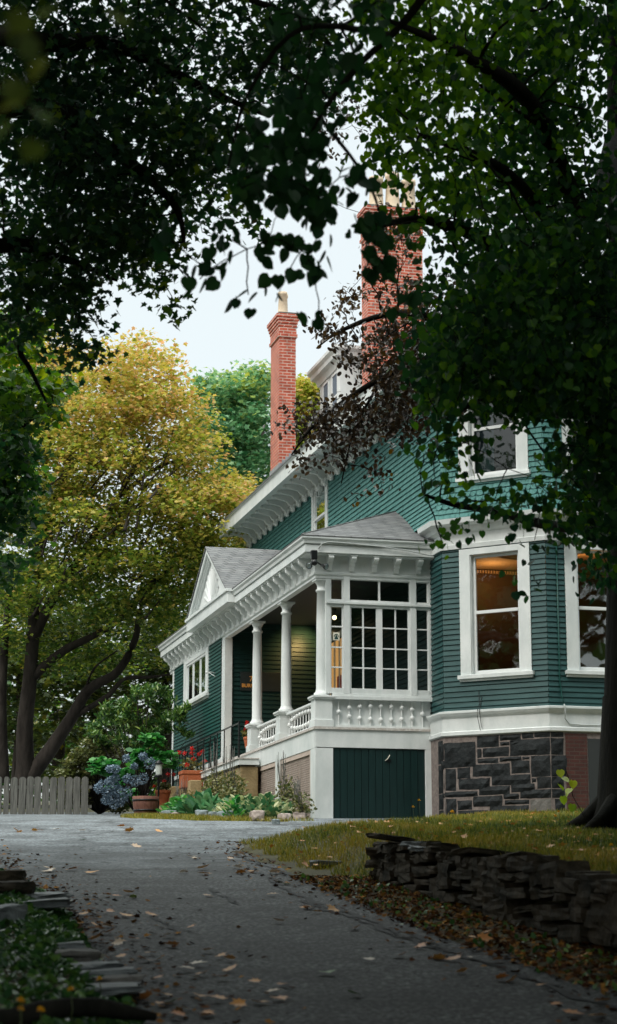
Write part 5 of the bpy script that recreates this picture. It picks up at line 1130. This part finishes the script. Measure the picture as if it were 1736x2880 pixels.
YB = [(150, 1020, 90, 70, 1, 3, 1100, .7), (120, 1230, 110, 90, 0, 3, 2000, .55), (80, 1770, 140, 80, 1, 3, 2200, .15), (220, 1850, 130, 60, 2, 3, 1300, .12), (20, 1420, 100, 120, 2, 3, 1800, .4), (380, 1030, 140, 90, 0, 3, 2700, .68), (300, 1130, 150, 90, 0, 3.5, 3300, .62), (460, 1150, 130, 100, 0, 3, 3000, .66), (540, 1250, 90, 90, 0, 3, 1900, .55), (330, 1280, 190, 90, 0, 4, 4400, .5), (180, 1300, 140, 110, 0, 4, 3300, .45), (620, 1380, 110, 55, 0, 3, 2300, .62), (500, 1400, 150, 80, 0, 4, 3800, .48), (280, 1440, 170, 90, 0, 4, 4000, .38), (110, 1450, 140, 110, 0, 4, 2900, .3), (670, 1430, 60, 60, 2, 2, 900, .55), (580, 1500, 130, 70, 0, 4, 2900, .42), (380, 1560, 180, 80, 0, 4, 3800, .3), (190, 1600, 170, 80, 0, 4, 2900, .22), (560, 1600, 110, 80, 1, 3, 2200, .28), (50, 1620, 110, 100, 0, 4, 1900, .2), (450, 1690, 130, 80, 0, 3, 2300, .2), (280, 1710, 180, 80, 0, 4, 2500, .15), (80, 970, 110, 90, 2, 3, 1500, .72), (50, 1150, 100, 150, 3, 3, 2300, .5), (180, 1100, 90, 110, 2, 3, 1700, .6), (470, 1800, 90, 70, 2, 3, 1100, .15), (330, 1850, 140, 60, 3, 3, 1100, .1), (620, 1600, 60, 60, 2, 2, 700, .3)]
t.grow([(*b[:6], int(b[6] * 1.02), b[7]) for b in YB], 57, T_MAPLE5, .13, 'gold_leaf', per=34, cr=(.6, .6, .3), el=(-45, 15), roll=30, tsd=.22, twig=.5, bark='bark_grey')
t.done()
# --- green maple and a gold one beyond the roof, dark trees under the canopy
def back_tree(name, label, D, base, blobs, ma, size, trunk, tmpl=T_MAPLE5, group=None):
    global t
    b = at(*base, D); t = Tree(name, b, label, group=group)
    t.limb([at(p[0], p[1], D) for p in trunk], .3, .08, 8, 'bark_grey')
    t.grow(blobs, D, tmpl, size, ma, per=40, cr=(.75, .75, .35), el=(-40, 15), roll=30, tsd=.2, twig=.25, bark='bark_grey'); t.done()
back_tree('green_maple', 'fresh green maple beyond the house, left of the slim chimney', 72, (680, 2000), [(640, 1120, 90, 70, 0, 3, 2600, .55), (700, 1080, 90, 50, 0, 3, 1900, .7), (620, 1220, 100, 80, 0, 4, 3300, .45), (710, 1200, 90, 100, 0, 4, 3300, .45), (590, 1100, 45, 50, 0, 2, 800, .7), (690, 1320, 110, 70, 0, 4, 2800, .4)], 'green_leaf', .19, [(690, 2000), (680, 1500), (650, 1200)])
back_tree('golden_maple', 'yellow-green maple glimpsed between the slim chimney and the dormer', 70, (880, 1900), [(870, 1090, 50, 50, 0, 2, 900, .5), (860, 1180, 60, 70, 0, 3, 1500, .4), (880, 1270, 60, 60, 0, 3, 1100, .35)], 'gold_leaf', .18, [(880, 1900), (870, 1300), (870, 1120)])
for i, (px, py, rx, ry, n) in enumerate([(50, 1850, 150, 300, 5600), (260, 1850, 150, 280, 5600), (460, 1850, 130, 240, 4600), (160, 2080, 170, 120, 2600), (620, 1650, 130, 200, 2600)]):
    back_tree('dark_tree', ['dark tree behind the left frame edge, under the golden maple', 'dark tree standing behind the fork of the golden maple', 'dark tree behind the rhododendron, nearest the house', 'low dark tree just above the picket fence', 'dark tree hidden behind the far end of the house'][i], 66 + 3 * i, (px, 2230), [(px, py, rx, ry, 0, 3, n, .22)], 'olive_leaf', .22, [(px, 2240), (px + 10, 2000), (px, py)], group='dark trees closing the view under the golden maple')
t = None
# hedge far behind so that no bare horizon shows between trunks
e_ = empty('far_hedge', uv(-8, 84, 6), 'dark hedge closing the view far behind the fence', 'hedge'); C = blob(rng, (0, 0, 0), (1, 1, 1), 9000, .5)
C = np.array([uv(-14 + c[0] * 26, 84 + c[1] * 2, 8.5 + c[2] * 5.0) for c in C]); leaves('foliage', T_OVAL, C, rng.uniform(.3, .6, len(C)), 'maple_lit', e_, el=(-40, 40), rng=rng, tone=rng.uniform(0, .7, len(C)))
# unseen canopies and foliage walls added around the viewpoint to darken the foreground drive
def overhead(name, label, uvz, blobs, ma, trunk_r=.4):
    u, v, z = uvz; b = uv(u, v, z); tr = Tree(name, b, label)
    tr.limb([b, b + Vector((0, 0, 4)), b + Vector((.3, .2, 8)), b + Vector((.5, 0, 13))], trunk_r, .15, 10)
    for (bu, bv, bz, ru_, rv_, rz, n) in blobs:
        c = blob(rng, (0, 0, 0), (1, 1, 1), n, .5); tr.C.append(np.array([uv(bu + q[0] * ru_, bv + q[1] * rv_, bz + q[2] * rz) for q in c])); tr.T.append(rng.uniform(0, .5, n))
    C = np.concatenate(tr.C); leaves('crown', T_HEART, C, rng.uniform(.35, .8, len(C)), ma, tr.e, el=(-40, 20), roll=30, rng=rng, tone=np.concatenate(tr.T)); tr.done()
overhead('maple_tree', 'unseen maple added behind the viewpoint on the left to shade the lower drive', (-6, 2, .3), [(-5, 6, 11, 7, 8, 3.2, 3600), (-8, 16, 14, 5, 7, 3, 2200), (2, 2, 13, 7, 8, 3, 3000), (-1, 15, 16.5, 7, 7, 2.0, 3200), (-9, 10, 5, 3, 7, 4, 3000), (-9.5, 21, 5.5, 2.5, 5, 4.5, 2200), (0, -8, 6, 9, 3, 5.5, 3600)], 'maple_leaf')
overhead('linden_tree', 'unseen linden added on the right bank to shade the wall and lawn', (9, 14, 1.8), [(9, 12, 10, 5, 9, 4, 4200), (6, 20, 15, 5, 6, 2.5, 2600), (10, 25, 11, 4, 6, 4.5, 3200), (9.5, 10, 5, 2.5, 8, 3.5, 3200), (10.5, 22, 6, 2.5, 6, 4, 3000), (4, 24, 17, 5, 4.5, 2.2, 2400)], 'linden_leaf')
for i, (u_, v_, lb) in enumerate([(-22, 21, 'bushy tree outside the left frame edge, mirrored in the bay glass'), (-19, 38, 'second tree outside the left frame edge, farther up the drive')]):
    overhead('maple_tree', lb, (u_, v_, 2.5), [(u_, v_, 9, 5, 9, 5, 2300), (u_, v_, 14, 4, 7, 4, 1100)], 'maple_leaf')
# sapling leaves beside the trunk, yellowed leaves
e_ = empty('sapling', uv(3.75, 26.5, float(H(3.75, 26.5))), 'thin linden sucker with bright yellow-green leaves at the foot of the trunk', 'sapling')
pts = [(1585, 2187), (1573, 2207), (1600, 2222), (1603, 2218), (1583, 2240), (1610, 2262), (1612, 2196), (1575, 2166), (1618, 2270)]
C = np.array([at(a, b, 27.2) for a, b in pts]); leaves('foliage', T_HEART, C, .12, 'yellow_leaf', e_, el=(-80, -30), roll=30, rng=rng)
m = MB(); m.tube([uv(3.75, 26.5, float(H(3.75, 26.5))), at(1612, 2240, 27.2), at(1600, 2190, 27.2), at(1590, 2160, 27.2)], .006, 5, 'bark'); m.build('stem', e_)
# a spray of leaves close to the lens, out of focus
t = Tree('maple_tree', uv(-1.6, 2.2, .3), 'young maple close to the camera, its blurred olive leaves at the upper left')
t.limb([uv(-1.6, 2.2, .3), uv(-1.5, 2.4, 1.6), uv(-1.2, 3.0, 2.6)] + L_((-60, 120, 3.4), (60, 160, 3.4)), .04, .006, 7)
C = np.array([at(a, b, 3.3 + .2 * math.sin(a)) for a, b in [(120, 165), (60, 110), (110, 310), (60, 290), (110, 400), (30, 350), (20, 60), (330, 60), (80, 40), (10, 200), (150, 20), (60, 230)]])
leaves('crown', T_MAPLE, C, .05, 'olive_leaf', t.e, el=(-50, -10), roll=30, rng=rng, tone=rng.uniform(.05, .5, len(C))); t.done()
